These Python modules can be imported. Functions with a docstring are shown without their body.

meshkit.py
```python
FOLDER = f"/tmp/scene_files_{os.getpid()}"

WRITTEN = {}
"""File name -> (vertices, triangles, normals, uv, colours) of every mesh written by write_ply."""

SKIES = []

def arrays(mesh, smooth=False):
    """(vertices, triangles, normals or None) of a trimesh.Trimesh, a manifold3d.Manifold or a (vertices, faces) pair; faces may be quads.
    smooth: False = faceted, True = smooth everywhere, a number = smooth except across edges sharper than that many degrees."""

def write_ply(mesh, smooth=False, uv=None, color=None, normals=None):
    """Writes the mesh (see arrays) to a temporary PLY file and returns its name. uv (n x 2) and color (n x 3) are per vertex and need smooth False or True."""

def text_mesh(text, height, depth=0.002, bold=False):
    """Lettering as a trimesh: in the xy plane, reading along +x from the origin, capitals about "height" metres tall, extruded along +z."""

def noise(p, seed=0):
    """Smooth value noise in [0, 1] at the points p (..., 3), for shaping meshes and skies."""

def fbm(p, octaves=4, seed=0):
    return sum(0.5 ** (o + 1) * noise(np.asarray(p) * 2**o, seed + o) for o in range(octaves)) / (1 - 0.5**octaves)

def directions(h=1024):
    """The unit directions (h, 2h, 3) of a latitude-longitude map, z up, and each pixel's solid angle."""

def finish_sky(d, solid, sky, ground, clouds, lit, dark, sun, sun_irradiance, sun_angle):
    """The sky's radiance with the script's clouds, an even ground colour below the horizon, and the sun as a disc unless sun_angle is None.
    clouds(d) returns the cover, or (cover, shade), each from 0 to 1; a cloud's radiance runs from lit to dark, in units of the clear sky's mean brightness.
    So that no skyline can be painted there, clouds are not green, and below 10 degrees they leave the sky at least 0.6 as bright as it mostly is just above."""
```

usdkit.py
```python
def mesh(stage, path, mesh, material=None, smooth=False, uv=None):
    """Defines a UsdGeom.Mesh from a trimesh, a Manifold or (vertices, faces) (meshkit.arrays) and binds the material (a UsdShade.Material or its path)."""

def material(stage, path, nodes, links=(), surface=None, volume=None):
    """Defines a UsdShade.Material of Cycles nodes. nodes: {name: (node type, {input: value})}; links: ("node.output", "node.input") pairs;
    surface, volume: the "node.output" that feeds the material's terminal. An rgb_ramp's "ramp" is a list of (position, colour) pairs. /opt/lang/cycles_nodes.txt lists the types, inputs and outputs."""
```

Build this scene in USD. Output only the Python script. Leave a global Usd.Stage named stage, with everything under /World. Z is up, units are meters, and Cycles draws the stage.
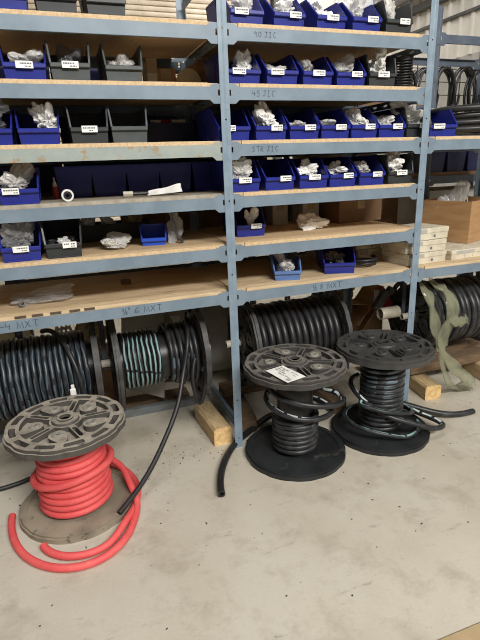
import math, random
import numpy as np, trimesh, manifold3d, usdkit, meshkit
from manifold3d import Manifold, CrossSection
from pxr import Usd, UsdGeom, UsdLux, UsdShade, Gf, Sdf, Vt

stage = Usd.Stage.CreateInMemory()
UsdGeom.SetStageUpAxis(stage, 'Z'); UsdGeom.SetStageMetersPerUnit(stage, 1.0)
UsdGeom.Xform.Define(stage, '/World'); UsdGeom.Scope.Define(stage, '/World/Looks')
T = Sdf.ValueTypeNames

# ------------------------------------------------------------------ camera
EXPOSURE = 0.0
YAW, PITCH, ROLL = 0.3329, 0.3098, -0.0369
CAM = np.array([-0.6303, -1.9043, 1.2765])
FPX = 482.8
def cam_axes():
    cy, sy, cp, sp = math.cos(YAW), math.sin(YAW), math.cos(PITCH), math.sin(PITCH)
    f = np.array([sy * cp, cy * cp, -sp]); r = np.array([cy, -sy, 0.0]); u = np.cross(r, f)
    c, s = math.cos(ROLL), math.sin(ROLL)
    return c * r + s * u, -s * r + c * u, f
def make_camera():
    c = UsdGeom.Camera.Define(stage, '/World/camera')
    r, u, f = cam_axes()
    m = Gf.Matrix4d(*[float(x) for x in (*r, 0, *u, 0, *(-f), 0, *CAM, 1)])
    c.AddTransformOp().Set(m)
    c.CreateHorizontalApertureAttr(36.0); c.CreateVerticalApertureAttr(48.0)
    c.CreateFocalLengthAttr(36.0 * FPX / 480.0)
    c.CreateClippingRangeAttr(Gf.Vec2f(0.02, 200)); c.CreateFStopAttr(0.0)
    c.CreateExposureAttr(EXPOSURE)
make_camera()

# ------------------------------------------------------------------ light
def rect_light(name, loc, target, w, h, power, col):
    l = UsdLux.RectLight.Define(stage, '/World/' + name)
    d = np.array(target, float) - np.array(loc, float); d /= np.linalg.norm(d)
    z = -d; x = np.cross([0, 1.0, 0.001], z); x /= np.linalg.norm(x); y = np.cross(z, x)
    l.AddTransformOp().Set(Gf.Matrix4d(*[float(q) for q in (*x, 0, *y, 0, *z, 0, *loc, 1)]))
    l.CreateWidthAttr(w); l.CreateHeightAttr(h); l.CreateIntensityAttr(power); l.CreateColorAttr(Gf.Vec3f(*col))
WARM = (1.0, 0.968, 0.915)
# the hall's ceiling lamps: rows over the aisle, above the rack and behind it
rect_light('ceiling_lamp_aisle', (0.9, -5.0, 4.3), (0.5, -0.8, 0.6), 3.6, 0.7, 54, WARM)
rect_light('ceiling_lamp_near', (-0.9, -1.5, 4.4), (-0.7, -0.9, 0), 2.4, 0.6, 12, WARM)
rect_light('ceiling_lamp_rear', (2.8, 4.6, 4.9), (2.8, 4.6, 0), 3.0, 0.8, 15, WARM)
rect_light('ceiling_lamp_next_aisle', (0.2, 2.5, 4.5), (0.2, 2.3, 0), 3.0, 0.6, 8, WARM)
dome = UsdLux.DomeLight.Define(stage, '/World/sky')
dome.CreateIntensityAttr(0.025); dome.CreateColorAttr(Gf.Vec3f(1.0, 0.97, 0.92))

# ------------------------------------------------------------------ helpers
used = {}
def numbered(parent, name):
    k = used.get((parent, name), 0); used[(parent, name)] = k + 1
    return name if k == 0 else '%s_%03d' % (name, k)
def tag(prim, label=None, cat=None, group=None, kind=None):
    for k, v in (('label', label), ('category', cat), ('group', group), ('kind', kind)):
        if v: prim.SetCustomDataByKey(k, v)
    return prim
def thing(name, label, cat, loc=(0, 0, 0), rotz=0.0, group=None, kind=None):
    p = '/World/' + numbered('/World', name)
    x = UsdGeom.Xform.Define(stage, p)
    x.AddTranslateOp().Set(Gf.Vec3d(*map(float, loc))); x.AddRotateZOp().Set(float(rotz))
    tag(x.GetPrim(), label, cat, group, kind)
    return p
def put(name, mesh, mat, parent='/World', smooth=False, label=None, cat=None, group=None, kind=None, raw=None):
    """one Mesh prim; raw = (v, f, n, uv) keeps given normals and uv"""
    p = parent + '/' + numbered(parent, name)
    if raw is not None:
        v, f, n, uv = raw
        m = usdkit.mesh(stage, p, (v, f), MAT[mat], False)
        m.CreateNormalsAttr(Vt.Vec3fArray.FromNumpy(n.astype(np.float32))); m.SetNormalsInterpolation('vertex')
        UsdGeom.PrimvarsAPI(m).CreatePrimvar('st', T.TexCoord2fArray, 'vertex').Set(Vt.Vec2fArray.FromNumpy(uv.astype(np.float32)))
    else:
        m = usdkit.mesh(stage, p, mesh, MAT[mat], smooth)
    tag(m.GetPrim(), label, cat, group, kind)
    return p
def copy_thing(src, name, label, cat, loc, rotz, group=None):
    p = '/World/' + numbered('/World', name)
    x = UsdGeom.Xform.Define(stage, p)
    x.GetPrim().GetReferences().AddInternalReference(src)
    x.ClearXformOpOrder()
    x.AddTranslateOp().Set(Gf.Vec3d(*map(float, loc))); x.AddRotateZOp().Set(float(rotz))
    x.GetPrim().SetInstanceable(True)
    tag(x.GetPrim(), label, cat, group)
    return p

def box(x0, x1, y0, y1, z0, z1):
    m = trimesh.creation.box((x1 - x0, y1 - y0, z1 - z0)); m.apply_translation(((x0 + x1) / 2, (y0 + y1) / 2, (z0 + z1) / 2)); return m
def rbox(x0, x1, y0, y1, z0, z1, b=0.002):
    """box with chamfered edges"""
    pts = []
    for x, sx in ((x0, 1), (x1, -1)):
        for y, sy in ((y0, 1), (y1, -1)):
            for z, sz in ((z0, 1), (z1, -1)):
                pts += [(x + sx * b, y + sy * b, z), (x + sx * b, y, z + sz * b), (x, y + sy * b, z + sz * b)]
    return tm(Manifold.hull_points(np.array(pts, float)))
def tm(m):
    q = m.to_mesh(); return trimesh.Trimesh(np.array(q.vert_properties[:, :3], float), np.array(q.tri_verts), process=False)
def cat(*ms):
    return trimesh.util.concatenate(list(ms))
def mf(t):
    return Manifold(manifold3d.Mesh(np.asarray(t.vertices, np.float32), np.asarray(t.faces, np.uint32)))
def xz_plate(poly, y0, y1):
    """polygon in x,z extruded from y0 to y1 (manifold)"""
    a = np.array(poly, float)
    if np.sum(a[:, 0] * np.roll(a[:, 1], -1) - np.roll(a[:, 0], -1) * a[:, 1]) < 0: a = a[::-1]
    return CrossSection([a]).extrude(y1 - y0).rotate((90, 0, 0)).translate((0, y1, 0))
def bar(a, b, w, h):
    """square bar from a to b"""
    a, b = np.array(a, float), np.array(b, float); L = np.linalg.norm(b - a); d = (b - a) / L
    s = np.cross(d, [0, 0, 1.0]); s = s / np.linalg.norm(s) if np.linalg.norm(s) > 1e-6 else np.array([1.0, 0, 0]); u = np.cross(s, d)
    m = trimesh.creation.box((L, w, h)); M = np.eye(4); M[:3, 0], M[:3, 1], M[:3, 2], M[:3, 3] = d, s, u, (a + b) / 2
    m.apply_transform(M); return m
def spline(pts, n=200):
    from scipy.interpolate import CubicSpline
    P = np.array(pts, float); d = np.r_[0, np.cumsum(np.linalg.norm(np.diff(P, axis=0), axis=1))]
    t = np.linspace(0, d[-1], n); return CubicSpline(d, P)(t)
def tube(pts, r, sides=10, caps=True, hole=0.0, axis=None):
    """swept tube with uv (u = metres along it, v = turn); returns raw arrays"""
    P = np.array(pts, float); n = len(P)
    t = np.gradient(P, axis=0); t /= np.linalg.norm(t, axis=1, keepdims=True) + 1e-12
    a = np.cross(t[0], [0, 0, 1.0]);
    if np.linalg.norm(a) < 1e-3: a = np.array([1.0, 0, 0])
    a /= np.linalg.norm(a); A = [a]
    for i in range(1, n):
        a = A[-1] - t[i] * np.dot(A[-1], t[i]); A.append(a / (np.linalg.norm(a) + 1e-12))
    A = np.array(A)
    if axis is not None:      # wound round a lying axis: print always faces outward
        A = np.c_[0 * P[:, 0], axis[0] - P[:, 1], axis[1] - P[:, 2]]; A -= t * (A * t).sum(1, keepdims=True); A /= np.linalg.norm(A, axis=1, keepdims=True)
    B = np.cross(t, A)
    ang = np.linspace(0, 2 * np.pi, sides + 1)
    R = np.broadcast_to(np.asarray(r, float), (n,))
    ca, sa = np.cos(ang), np.sin(ang)
    nn = ca[None, :, None] * A[:, None] + sa[None, :, None] * B[:, None]
    v = P[:, None] + R[:, None, None] * nn
    d = np.r_[0, np.cumsum(np.linalg.norm(np.diff(P, axis=0), axis=1))]
    uv = np.stack([np.repeat(d[:, None], sides + 1, 1), np.repeat((ang / (2 * np.pi))[None], n, 0)], -1)
    i, j = np.meshgrid(np.arange(n - 1), np.arange(sides), indexing='ij')
    q = np.stack([i * (sides + 1) + j, i * (sides + 1) + j + 1, (i + 1) * (sides + 1) + j + 1, (i + 1) * (sides + 1) + j], -1).reshape(-1, 4)
    f = np.vstack([q[:, [0, 1, 2]], q[:, [0, 2, 3]]])
    V, F, N, U = [v.reshape(-1, 3)], [f], [nn.reshape(-1, 3)], [uv.reshape(-1, 2)]
    off = n * (sides + 1)
    if caps:
        for e, s in ((0, -1), (n - 1, 1)):
            ring = v[e, :-1]; nr = t[e] * s
            if hole > 0:   # bore sunk into the hose end
                inner = P[e] + (ring - P[e]) * hole; deep = inner - nr * R[e] * 1.5
                vv = np.vstack([ring, inner, inner, deep, [P[e] - nr * R[e] * 1.5]])
                k = sides; ff = []
                for q0 in range(k):
                    q1 = (q0 + 1) % k
                    ff += [(q0, q1, k + q1), (q0, k + q1, k + q0), (2 * k + q0, 2 * k + q1, 3 * k + q1), (2 * k + q0, 3 * k + q1, 3 * k + q0), (3 * k + q0, 3 * k + q1, 4 * k)]
                ff = np.array(ff); nv = np.vstack([np.tile(nr, (2 * k, 1)), -np.tile(nn[e, :-1], (2, 1)), [nr]])
            else:
                vv = np.vstack([ring, [P[e]]]); ff = np.array([(q0, (q0 + 1) % sides, sides) for q0 in range(sides)]); nv = np.tile(nr, (sides + 1, 1))
            if s < 0: ff = ff[:, ::-1]
            V.append(vv); F.append(ff + off); N.append(nv); U.append(np.zeros((len(vv), 2)) + [0, 0.5]); off += len(vv)
    return np.vstack(V), np.vstack(F), np.vstack(N), np.vstack(U)
def tube_mesh(pts, r, sides=6):
    v, f, n, u = tube(pts, r, sides); return trimesh.Trimesh(v, f, process=False)
def join_raw(*rs):
    V, F, N, U, o = [], [], [], [], 0
    for v, f, n, u in rs:
        V.append(v); F.append(f + o); N.append(n); U.append(u); o += len(v)
    return np.vstack(V), np.vstack(F), np.vstack(N), np.vstack(U)

# ------------------------------------------------------------------ materials
MAT = {}
def srgb(*c):
    return tuple(((x / 255.0) / 12.92 if x / 255.0 <= 0.04045 else ((x / 255.0 + 0.055) / 1.055) ** 2.4) for x in c)
def look(name, c1, c2=None, scale=20.0, rough=0.5, metallic=0.0, bump=0.0, bscale=None, lo=0.4, hi=0.62, spec=0.5, stretch=(1, 1, 1), detail=4, extra=None, world=False, **more):
    """noise between two colours, with bump"""
    c2 = c2 or tuple(x * 0.86 for x in c1)
    N = {'tc': ('geometry' if world else 'texture_coordinate', {}), 'mp': ('mapping', {'scale': stretch}), 'n': ('noise_texture', {'scale': float(scale), 'detail': float(detail), 'roughness': 0.6}),
         'rp': ('rgb_ramp', {'ramp': [(0.0, c1), (lo, c1), (hi, c2), (1.0, c2)]}),
         'p': ('principled_bsdf', {'roughness': rough, 'metallic': metallic, 'specular_ior_level': spec, **more})}
    L = [('tc.position' if world else 'tc.object', 'mp.vector'), ('mp.vector', 'n.vector'), ('n.fac', 'rp.fac')]
    last = 'rp.color'
    for k, (ec, esc, elo, ehi) in enumerate(extra or []):     # more layers of stain or wear
        N['en%d' % k] = ('noise_texture', {'scale': float(esc), 'detail': 5.0, 'roughness': 0.65})
        N['er%d' % k] = ('rgb_ramp', {'ramp': [(0.0, (0, 0, 0)), (elo, (0, 0, 0)), (ehi, (1, 1, 1)), (1.0, (1, 1, 1))]})
        N['ev%d' % k] = ('vector_math', {'math_type': 'add', 'vector2': (3.1 * k + 1.7, 5.3 * k, 1.9)})
        N['em%d' % k] = ('mix_color', {'b': ec})
        L += [('mp.vector', 'ev%d.vector1' % k), ('ev%d.vector' % k, 'en%d.vector' % k), ('en%d.fac' % k, 'er%d.fac' % k), ('er%d.color' % k, 'em%d.fac' % k), (last, 'em%d.a' % k)]
        last = 'em%d.result' % k
    L.append((last, 'p.base_color'))
    if bump:
        N['bn'] = ('noise_texture', {'scale': float(bscale or scale * 3), 'detail': 3.0}); N['b'] = ('bump', {'strength': 1.0, 'distance': float(bump)})
        L += [('mp.vector', 'bn.vector'), ('bn.fac', 'b.height'), ('b.normal', 'p.normal')]
    MAT[name] = usdkit.material(stage, '/World/Looks/' + name, N, L, surface='p.BSDF')
look('steel_paint', srgb(118, 134, 148), srgb(107, 123, 137), 9, rough=0.42, extra=[(srgb(96, 104, 114), 60, 0.66, 0.72)])
look('post_paint', srgb(128, 145, 160), srgb(114, 132, 147), 14, rough=0.4, extra=[(srgb(92, 100, 112), 70, 0.66, 0.72)])
look('rusty_paint', srgb(150, 158, 152), srgb(138, 148, 146), 12, rough=0.6, extra=[(srgb(150, 122, 84), 22, 0.56, 0.66), (srgb(176, 84, 62), 9, 0.69, 0.73)])
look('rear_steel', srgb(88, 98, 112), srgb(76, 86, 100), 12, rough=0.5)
look('worn_steel', srgb(112, 118, 120), srgb(98, 102, 102), 14, rough=0.6)
look('dark_steel', srgb(72, 80, 92), srgb(60, 66, 76), 12, rough=0.5)
look('hole_dark', (0.01, 0.01, 0.012), rough=0.8)
look('particle_board', srgb(210, 184, 148), srgb(190, 163, 126), 120, rough=0.8, detail=6, bump=0.0006, extra=[(srgb(158, 124, 84), 300, 0.6, 0.68)])
look('old_board', srgb(166, 158, 144), srgb(146, 138, 124), 30, rough=0.85, bump=0.0006, extra=[(srgb(130, 116, 98), 14, 0.58, 0.68)])
look('plywood', srgb(206, 184, 150), srgb(184, 160, 126), 9, rough=0.8, stretch=(1, 9, 9), extra=[(srgb(150, 120, 88), 6, 0.6, 0.72)])
look('dark_tape', srgb(92, 76, 62), srgb(70, 58, 48), 60, rough=0.7)
look('lumber', srgb(196, 172, 132), srgb(172, 146, 106), 14, rough=0.8, stretch=(14, 1, 14), extra=[(srgb(128, 110, 86), 8, 0.58, 0.7)])
look('lumber_end', srgb(232, 200, 146), srgb(206, 166, 108), 40, rough=0.85, extra=[(srgb(170, 128, 80), 55, 0.6, 0.7)])
look('old_plank', srgb(120, 98, 74), srgb(92, 76, 58), 10, rough=0.85, stretch=(1, 12, 12))
look('blue_plastic', srgb(34, 44, 134), srgb(30, 38, 120), 8, rough=0.32, spec=0.5)
look('bright_blue_plastic', srgb(44, 84, 196), srgb(38, 76, 184), 8, rough=0.3)
look('dull_blue_plastic', srgb(92, 122, 176), srgb(80, 108, 164), 12, rough=0.4)
look('black_bin_plastic', srgb(46, 50, 53), srgb(38, 42, 45), 12, rough=0.42)
look('grey_bin_plastic', srgb(72, 78, 80), srgb(60, 66, 68), 12, rough=0.42)
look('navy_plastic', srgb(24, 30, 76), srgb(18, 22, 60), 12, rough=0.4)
look('label_white', srgb(236, 236, 232), srgb(222, 222, 218), 30, rough=0.6)
look('label_print', srgb(104, 104, 108), rough=0.7)
look('marker_ink', srgb(44, 54, 82), rough=0.6)
look('paper_white', srgb(246, 245, 242), srgb(228, 227, 223), 18, rough=0.5, bump=0.001, bscale=60)
look('metal_part', srgb(170, 172, 174), srgb(110, 112, 116), 40, rough=0.3, metallic=0.8)
look('cardboard', srgb(178, 140, 98), srgb(164, 126, 86), 6, rough=0.85, stretch=(1, 1, 6), bump=0.0004, bscale=90)
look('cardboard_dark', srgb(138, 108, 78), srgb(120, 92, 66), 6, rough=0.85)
look('kraft_paper', srgb(176, 158, 128), srgb(150, 132, 104), 14, rough=0.85)
look('carton_pale', srgb(214, 206, 186), srgb(192, 184, 164), 14, rough=0.6, extra=[(srgb(150, 142, 122), 26, 0.6, 0.68)])
look('cream_board', srgb(226, 212, 178), srgb(210, 196, 160), 6, rough=0.8)
def dusty(name, plastic, dust, dust2, amount):
    N = {'g': ('geometry', {}), 'sx': ('separate_xyz', {}), 'mr': ('map_range', {'from_min': 0.55, 'from_max': 0.95, 'to_min': 0.12, 'to_max': amount, 'clamp': True}), 'tc': ('texture_coordinate', {}),
         'n': ('noise_texture', {'scale': 14.0, 'detail': 5.0, 'roughness': 0.65}), 'r': ('rgb_ramp', {'ramp': [(0, dust), (0.42, dust), (0.62, dust2), (1, dust2)]}),
         'n2': ('noise_texture', {'scale': 30.0, 'detail': 4.0}), 'r2': ('rgb_ramp', {'ramp': [(0, (1, 1, 1)), (0.55, (1, 1, 1)), (0.72, (0.35, 0.35, 0.35)), (1, (0.3, 0.3, 0.3))]}), 'f': ('math', {'math_type': 'multiply'}),
         'm': ('mix_color', {'a': plastic}), 'p': ('principled_bsdf', {'roughness': 0.75})}
    MAT[name] = usdkit.material(stage, '/World/Looks/' + name, N, [('g.normal', 'sx.vector'), ('sx.z', 'mr.value'), ('tc.object', 'n.vector'), ('n.fac', 'r.fac'), ('tc.object', 'n2.vector'), ('n2.fac', 'r2.fac'),
        ('mr.result', 'f.value1'), ('r2.color', 'f.value2'), ('f.value', 'm.fac'), ('r.color', 'm.b'), ('m.result', 'p.base_color')], surface='p.BSDF')
dusty('spool_dusty', srgb(58, 56, 54), srgb(162, 154, 141), srgb(134, 127, 116), 0.95)
dusty('spool_grey', srgb(50, 49, 48), srgb(116, 111, 104), srgb(92, 88, 83), 0.9)
look('spool_black', srgb(66, 65, 64), srgb(54, 54, 54), 12, rough=0.55, bump=0.0005, bscale=90, extra=[(srgb(88, 86, 82), 30, 0.64, 0.76)])
look('spool_base_black', srgb(40, 42, 44), srgb(30, 32, 34), 9, rough=0.5, extra=[(srgb(88, 84, 78), 12, 0.6, 0.72)])
look('spool_base_dusty', srgb(150, 140, 122), srgb(128, 118, 102), 9, rough=0.85, extra=[(srgb(84, 80, 74), 20, 0.6, 0.7)])
look('boss_worn', srgb(150, 146, 136), srgb(124, 119, 110), 40, rough=0.7)
look('core_black', srgb(34, 35, 37), srgb(26, 27, 29), 12, rough=0.4)
look('rubber_red', srgb(228, 96, 95), srgb(218, 82, 84), 10, rough=0.6, extra=[(srgb(226, 126, 120), 30, 0.6, 0.75)])
look('rubber_black', srgb(40, 40, 42), srgb(30, 30, 32), 12, rough=0.42)
look('pvc', srgb(206, 200, 184), srgb(186, 178, 160), 16, rough=0.5)
look('barrel_grey', srgb(186, 184, 176), srgb(170, 168, 160), 5, rough=0.6)
look('red_paint', srgb(170, 46, 36), srgb(140, 38, 32), 14, rough=0.5)
look('wall_white', srgb(226, 222, 214), srgb(214, 210, 202), 3, rough=0.6)
look('wall_grey', srgb(176, 174, 168), srgb(164, 162, 156), 4, rough=0.8)
look('door_slat', srgb(222, 208, 188), srgb(206, 190, 168), 4, rough=0.5)
look('trim_dark', srgb(92, 92, 90), srgb(76, 76, 74), 5, rough=0.6)
look('ceiling_white', srgb(206, 210, 214), srgb(196, 200, 204), 3, rough=0.8)
look('debris', srgb(92, 82, 70), srgb(60, 54, 48), 60, rough=0.9)
look('floor_sheet', srgb(176, 154, 118), srgb(160, 138, 104), 5, rough=0.85)
# concrete: pale screed, tan clouds, grey scuffs, fine grain
usd = {'g': ('geometry', {}), 'n1': ('noise_texture', {'scale': 1.6, 'detail': 6.0, 'roughness': 0.62}), 'r1': ('rgb_ramp', {'ramp': [(0.0, srgb(198, 193, 180)), (0.42, srgb(194, 188, 174)), (0.62, srgb(184, 176, 160)), (1.0, srgb(176, 167, 149))]}),
       'n2': ('noise_texture', {'scale': 5.5, 'detail': 8.0, 'roughness': 0.7}), 'r2': ('rgb_ramp', {'ramp': [(0.0, (0, 0, 0)), (0.50, (0, 0, 0)), (0.70, (0.7, 0.7, 0.7)), (1.0, (0.85, 0.85, 0.85))]}), 'm2': ('mix_color', {'b': srgb(158, 148, 132)}),
       'n3': ('noise_texture', {'scale': 95.0, 'detail': 3.0}), 'r3': ('rgb_ramp', {'ramp': [(0.0, (0.9, 0.9, 0.9)), (0.45, (1, 1, 1)), (1.0, (1.03, 1.03, 1.03))]}), 'm3': ('mix_color', {'blend_type': 'multiply', 'fac': 1.0}),
       'mp': ('mapping', {'scale': (2.2, 9.0, 1.0), 'rotation': (0, 0, 0.5)}), 'n4': ('noise_texture', {'scale': 2.4, 'detail': 6.0, 'roughness': 0.75}), 'r4': ('rgb_ramp', {'ramp': [(0.0, (0, 0, 0)), (0.60, (0, 0, 0)), (0.70, (0.6, 0.6, 0.6)), (1.0, (0.7, 0.7, 0.7))]}), 'm4': ('mix_color', {'b': srgb(122, 114, 104)}),
       'b': ('bump', {'distance': 0.0012, 'strength': 0.6}), 'p': ('principled_bsdf', {'roughness': 0.62, 'specular_ior_level': 0.35})}
MAT['concrete'] = usdkit.material(stage, '/World/Looks/concrete', usd, [('g.position', 'n1.vector'), ('g.position', 'n2.vector'), ('g.position', 'n3.vector'), ('g.position', 'mp.vector'), ('mp.vector', 'n4.vector'),
       ('n1.fac', 'r1.fac'), ('n2.fac', 'r2.fac'), ('n3.fac', 'r3.fac'), ('n4.fac', 'r4.fac'), ('r2.color', 'm2.fac'), ('r1.color', 'm2.a'), ('r4.color', 'm4.fac'), ('m2.result', 'm4.a'),
       ('m4.result', 'm3.a'), ('r3.color', 'm3.b'), ('m3.result', 'p.base_color'), ('n3.fac', 'b.height'), ('b.normal', 'p.normal')], surface='p.BSDF')
def hose_look(name, base, dash, band, duty, freq, rough=0.4):
    """rubber hose with a printed dashed line: uv u = metres, v = turn"""
    N = {'uv': ('uvmap', {'attribute': 'st'}), 's': ('separate_xyz', {}), 'pp': ('math', {'math_type': 'multiply', 'value2': freq}), 'fr': ('math', {'math_type': 'fraction'}), 'lt': ('math', {'math_type': 'less_than', 'value2': duty}),
         'd': ('math', {'math_type': 'subtract', 'value2': 0.5}), 'ab': ('math', {'math_type': 'absolute'}), 'bd': ('math', {'math_type': 'less_than', 'value2': band}), 'mu': ('math', {'math_type': 'multiply'}),
         'wn': ('noise_texture', {'scale': 6.0, 'detail': 2.0}), 'wa': ('math', {'math_type': 'multiply_add', 'value2': 0.9, 'value3': -0.45}), 'w2': ('math', {'math_type': 'add'}), 'w3': ('math', {'math_type': 'fraction'}),
         'tc': ('texture_coordinate', {}), 'n': ('noise_texture', {'scale': 25.0, 'detail': 4.0}), 'r': ('rgb_ramp', {'ramp': [(0, base), (0.5, base), (0.75, tuple(x * 2.2 + 0.01 for x in base)), (1, tuple(x * 2.2 + 0.01 for x in base))]}),
         'mx': ('mix_color', {'b': dash}), 'p': ('principled_bsdf', {'roughness': rough})}
    L = [('uv.UV', 's.vector'), ('s.x', 'pp.value1'), ('pp.value', 'fr.value1'), ('fr.value', 'lt.value1'), ('tc.object', 'wn.vector'), ('wn.fac', 'wa.value1'), ('s.y', 'w2.value1'), ('wa.value', 'w2.value2'), ('w2.value', 'w3.value1'), ('w3.value', 'd.value1'), ('d.value', 'ab.value1'), ('ab.value', 'bd.value1'),
         ('lt.value', 'mu.value1'), ('bd.value', 'mu.value2'), ('tc.object', 'n.vector'), ('n.fac', 'r.fac'), ('mu.value', 'mx.fac'), ('r.color', 'mx.a'), ('mx.result', 'p.base_color')]
    MAT[name] = usdkit.material(stage, '/World/Looks/' + name, N, L, surface='p.BSDF')
hose_look('hose_striped', srgb(36, 37, 40), srgb(196, 208, 206), 0.075, 0.75, 16)
hose_look('hose_line', srgb(34, 36, 38), srgb(134, 168, 168), 0.055, 0.94, 5)
hose_look('hose_worn', srgb(40, 44, 49), srgb(84, 100, 110), 0.045, 0.8, 7)
hose_look('hose_teal', srgb(38, 41, 44), srgb(132, 168, 168), 0.085, 0.85, 12)
hose_look('hose_faint', srgb(40, 41, 43), srgb(96, 112, 124), 0.10, 0.6, 12)
def film(name, c, alpha, rough=0.18):
    """thin plastic film: partly clear, partly white haze, with gloss"""
    N = {'t': ('transparent_bsdf', {'color': (1, 1, 1)}), 'd': ('principled_bsdf', {'base_color': c, 'roughness': rough}), 'tl': ('translucent_bsdf', {'color': c}), 'm0': ('mix_closure', {'fac': 0.3}), 'm': ('mix_closure', {}),
         'tc': ('texture_coordinate', {}), 'n': ('noise_texture', {'scale': 9.0, 'detail': 2.0}), 'r': ('map_range', {'from_min': 0.3, 'from_max': 0.7, 'to_min': alpha - 0.18, 'to_max': min(1.0, alpha + 0.18), 'clamp': True})}
    MAT[name] = usdkit.material(stage, '/World/Looks/' + name, N, [('tc.object', 'n.vector'), ('n.fac', 'r.value'), ('r.result', 'm.fac'), ('t.BSDF', 'm.closure1'), ('d.BSDF', 'm0.closure1'), ('tl.BSDF', 'm0.closure2'), ('m0.closure', 'm.closure2')], surface='m.closure')
film('film_white', srgb(244, 243, 240), 0.97)
film('film_clear', srgb(220, 220, 220), 0.42, 0.1)
film('film_grey', srgb(150, 152, 156), 0.5, 0.12)
film('film_olive', srgb(172, 174, 146), 0.42, 0.1)

# ------------------------------------------------------------------ the hall
put('floor', box(-7, 5, -7, 9, -0.08, 0.0), 'concrete', kind='structure')
put('wall_back', box(-7, 4.15, 6.12, 6.3, 0, 5.2), 'wall_white', kind='structure')
def corrugated():
    prof, y = [], -3.0
    while y < 6.1:      # flat pan 150 mm, rib 40 mm
        prof += [(0, y), (0, y + 0.13), (-0.022, y + 0.145), (-0.022, y + 0.175), (0, y + 0.19)]; y += 0.19
    P = np.array(prof); n = len(P); z0, z1 = 2.40, 5.0
    v = np.vstack([np.c_[4 + P[:, 0], P[:, 1], np.full(n, z0)], np.c_[4 + P[:, 0], P[:, 1], np.full(n, z1)], np.c_[4.05 + 0 * P[:, 0], P[:, 1], np.full(n, z0)], np.c_[4.05 + 0 * P[:, 0], P[:, 1], np.full(n, z1)]])
    f = []
    for i in range(n - 1):
        a, b, c, d = i, i + 1, n + i + 1, n + i
        f += [(a, d, c), (a, c, b)]; a2, b2, c2, d2 = 2 * n + i, 2 * n + i + 1, 3 * n + i + 1, 3 * n + i
        f += [(a2, c2, d2), (a2, b2, c2), (d, d2, c2), (d, c2, c), (a, b2, a2), (a, b, b2)]
    return trimesh.Trimesh(v, f, process=False)
w = put('wall_right', box(4.06, 4.2, -3.2, 6.12, 0, 5.2), 'wall_white', kind='structure')
put('cladding', corrugated(), 'wall_white', w)
put('wainscot', box(4.0, 4.06, -3.0, 6.1, 0, 2.40), 'wall_grey', w)
put('trim_1', box(3.955, 4.0, -3.0, 6.1, 2.83, 2.86), 'trim_dark', kind='structure')
put('trim_2', box(3.90, 4.0, -3.0, 6.1, 3.05, 3.13), 'trim_dark', kind='structure')
put('trim_3', rbox(3.70, 4.0, -3.0, 6.1, 3.24, 3.42, 0.01), 'ceiling_white', kind='structure')
put('ceiling', box(-7, 4.2, 1.8, 6.3, 5.2, 5.3), 'ceiling_white', kind='structure')
d = thing('door_1', None, None, (0, 0, 0), kind='structure')
for side in (-2.6, 2.9):
    put('guide_rail', rbox(side - 0.06, side + 0.06, 5.98, 6.115, 0, 4.1, 0.006), 'trim_dark', d)
def slat():
    prof = [(0.0, 0.0), (-0.016, 0.006), (-0.022, 0.022), (-0.022, 0.044), (-0.014, 0.058), (0.0, 0.066)]
    a = np.array([(y, z) for y, z in prof] + [(0.012, 0.066), (0.012, 0.0)])
    m = CrossSection([a[::-1]]).extrude(5.3)            # in (y,z), along +z -> turn to x
    q = tm(m); v = q.vertices.copy(); q.vertices = np.c_[v[:, 2], v[:, 0], v[:, 1]]
    return trimesh.Trimesh(q.vertices, q.faces[:, ::1], process=False)
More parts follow.
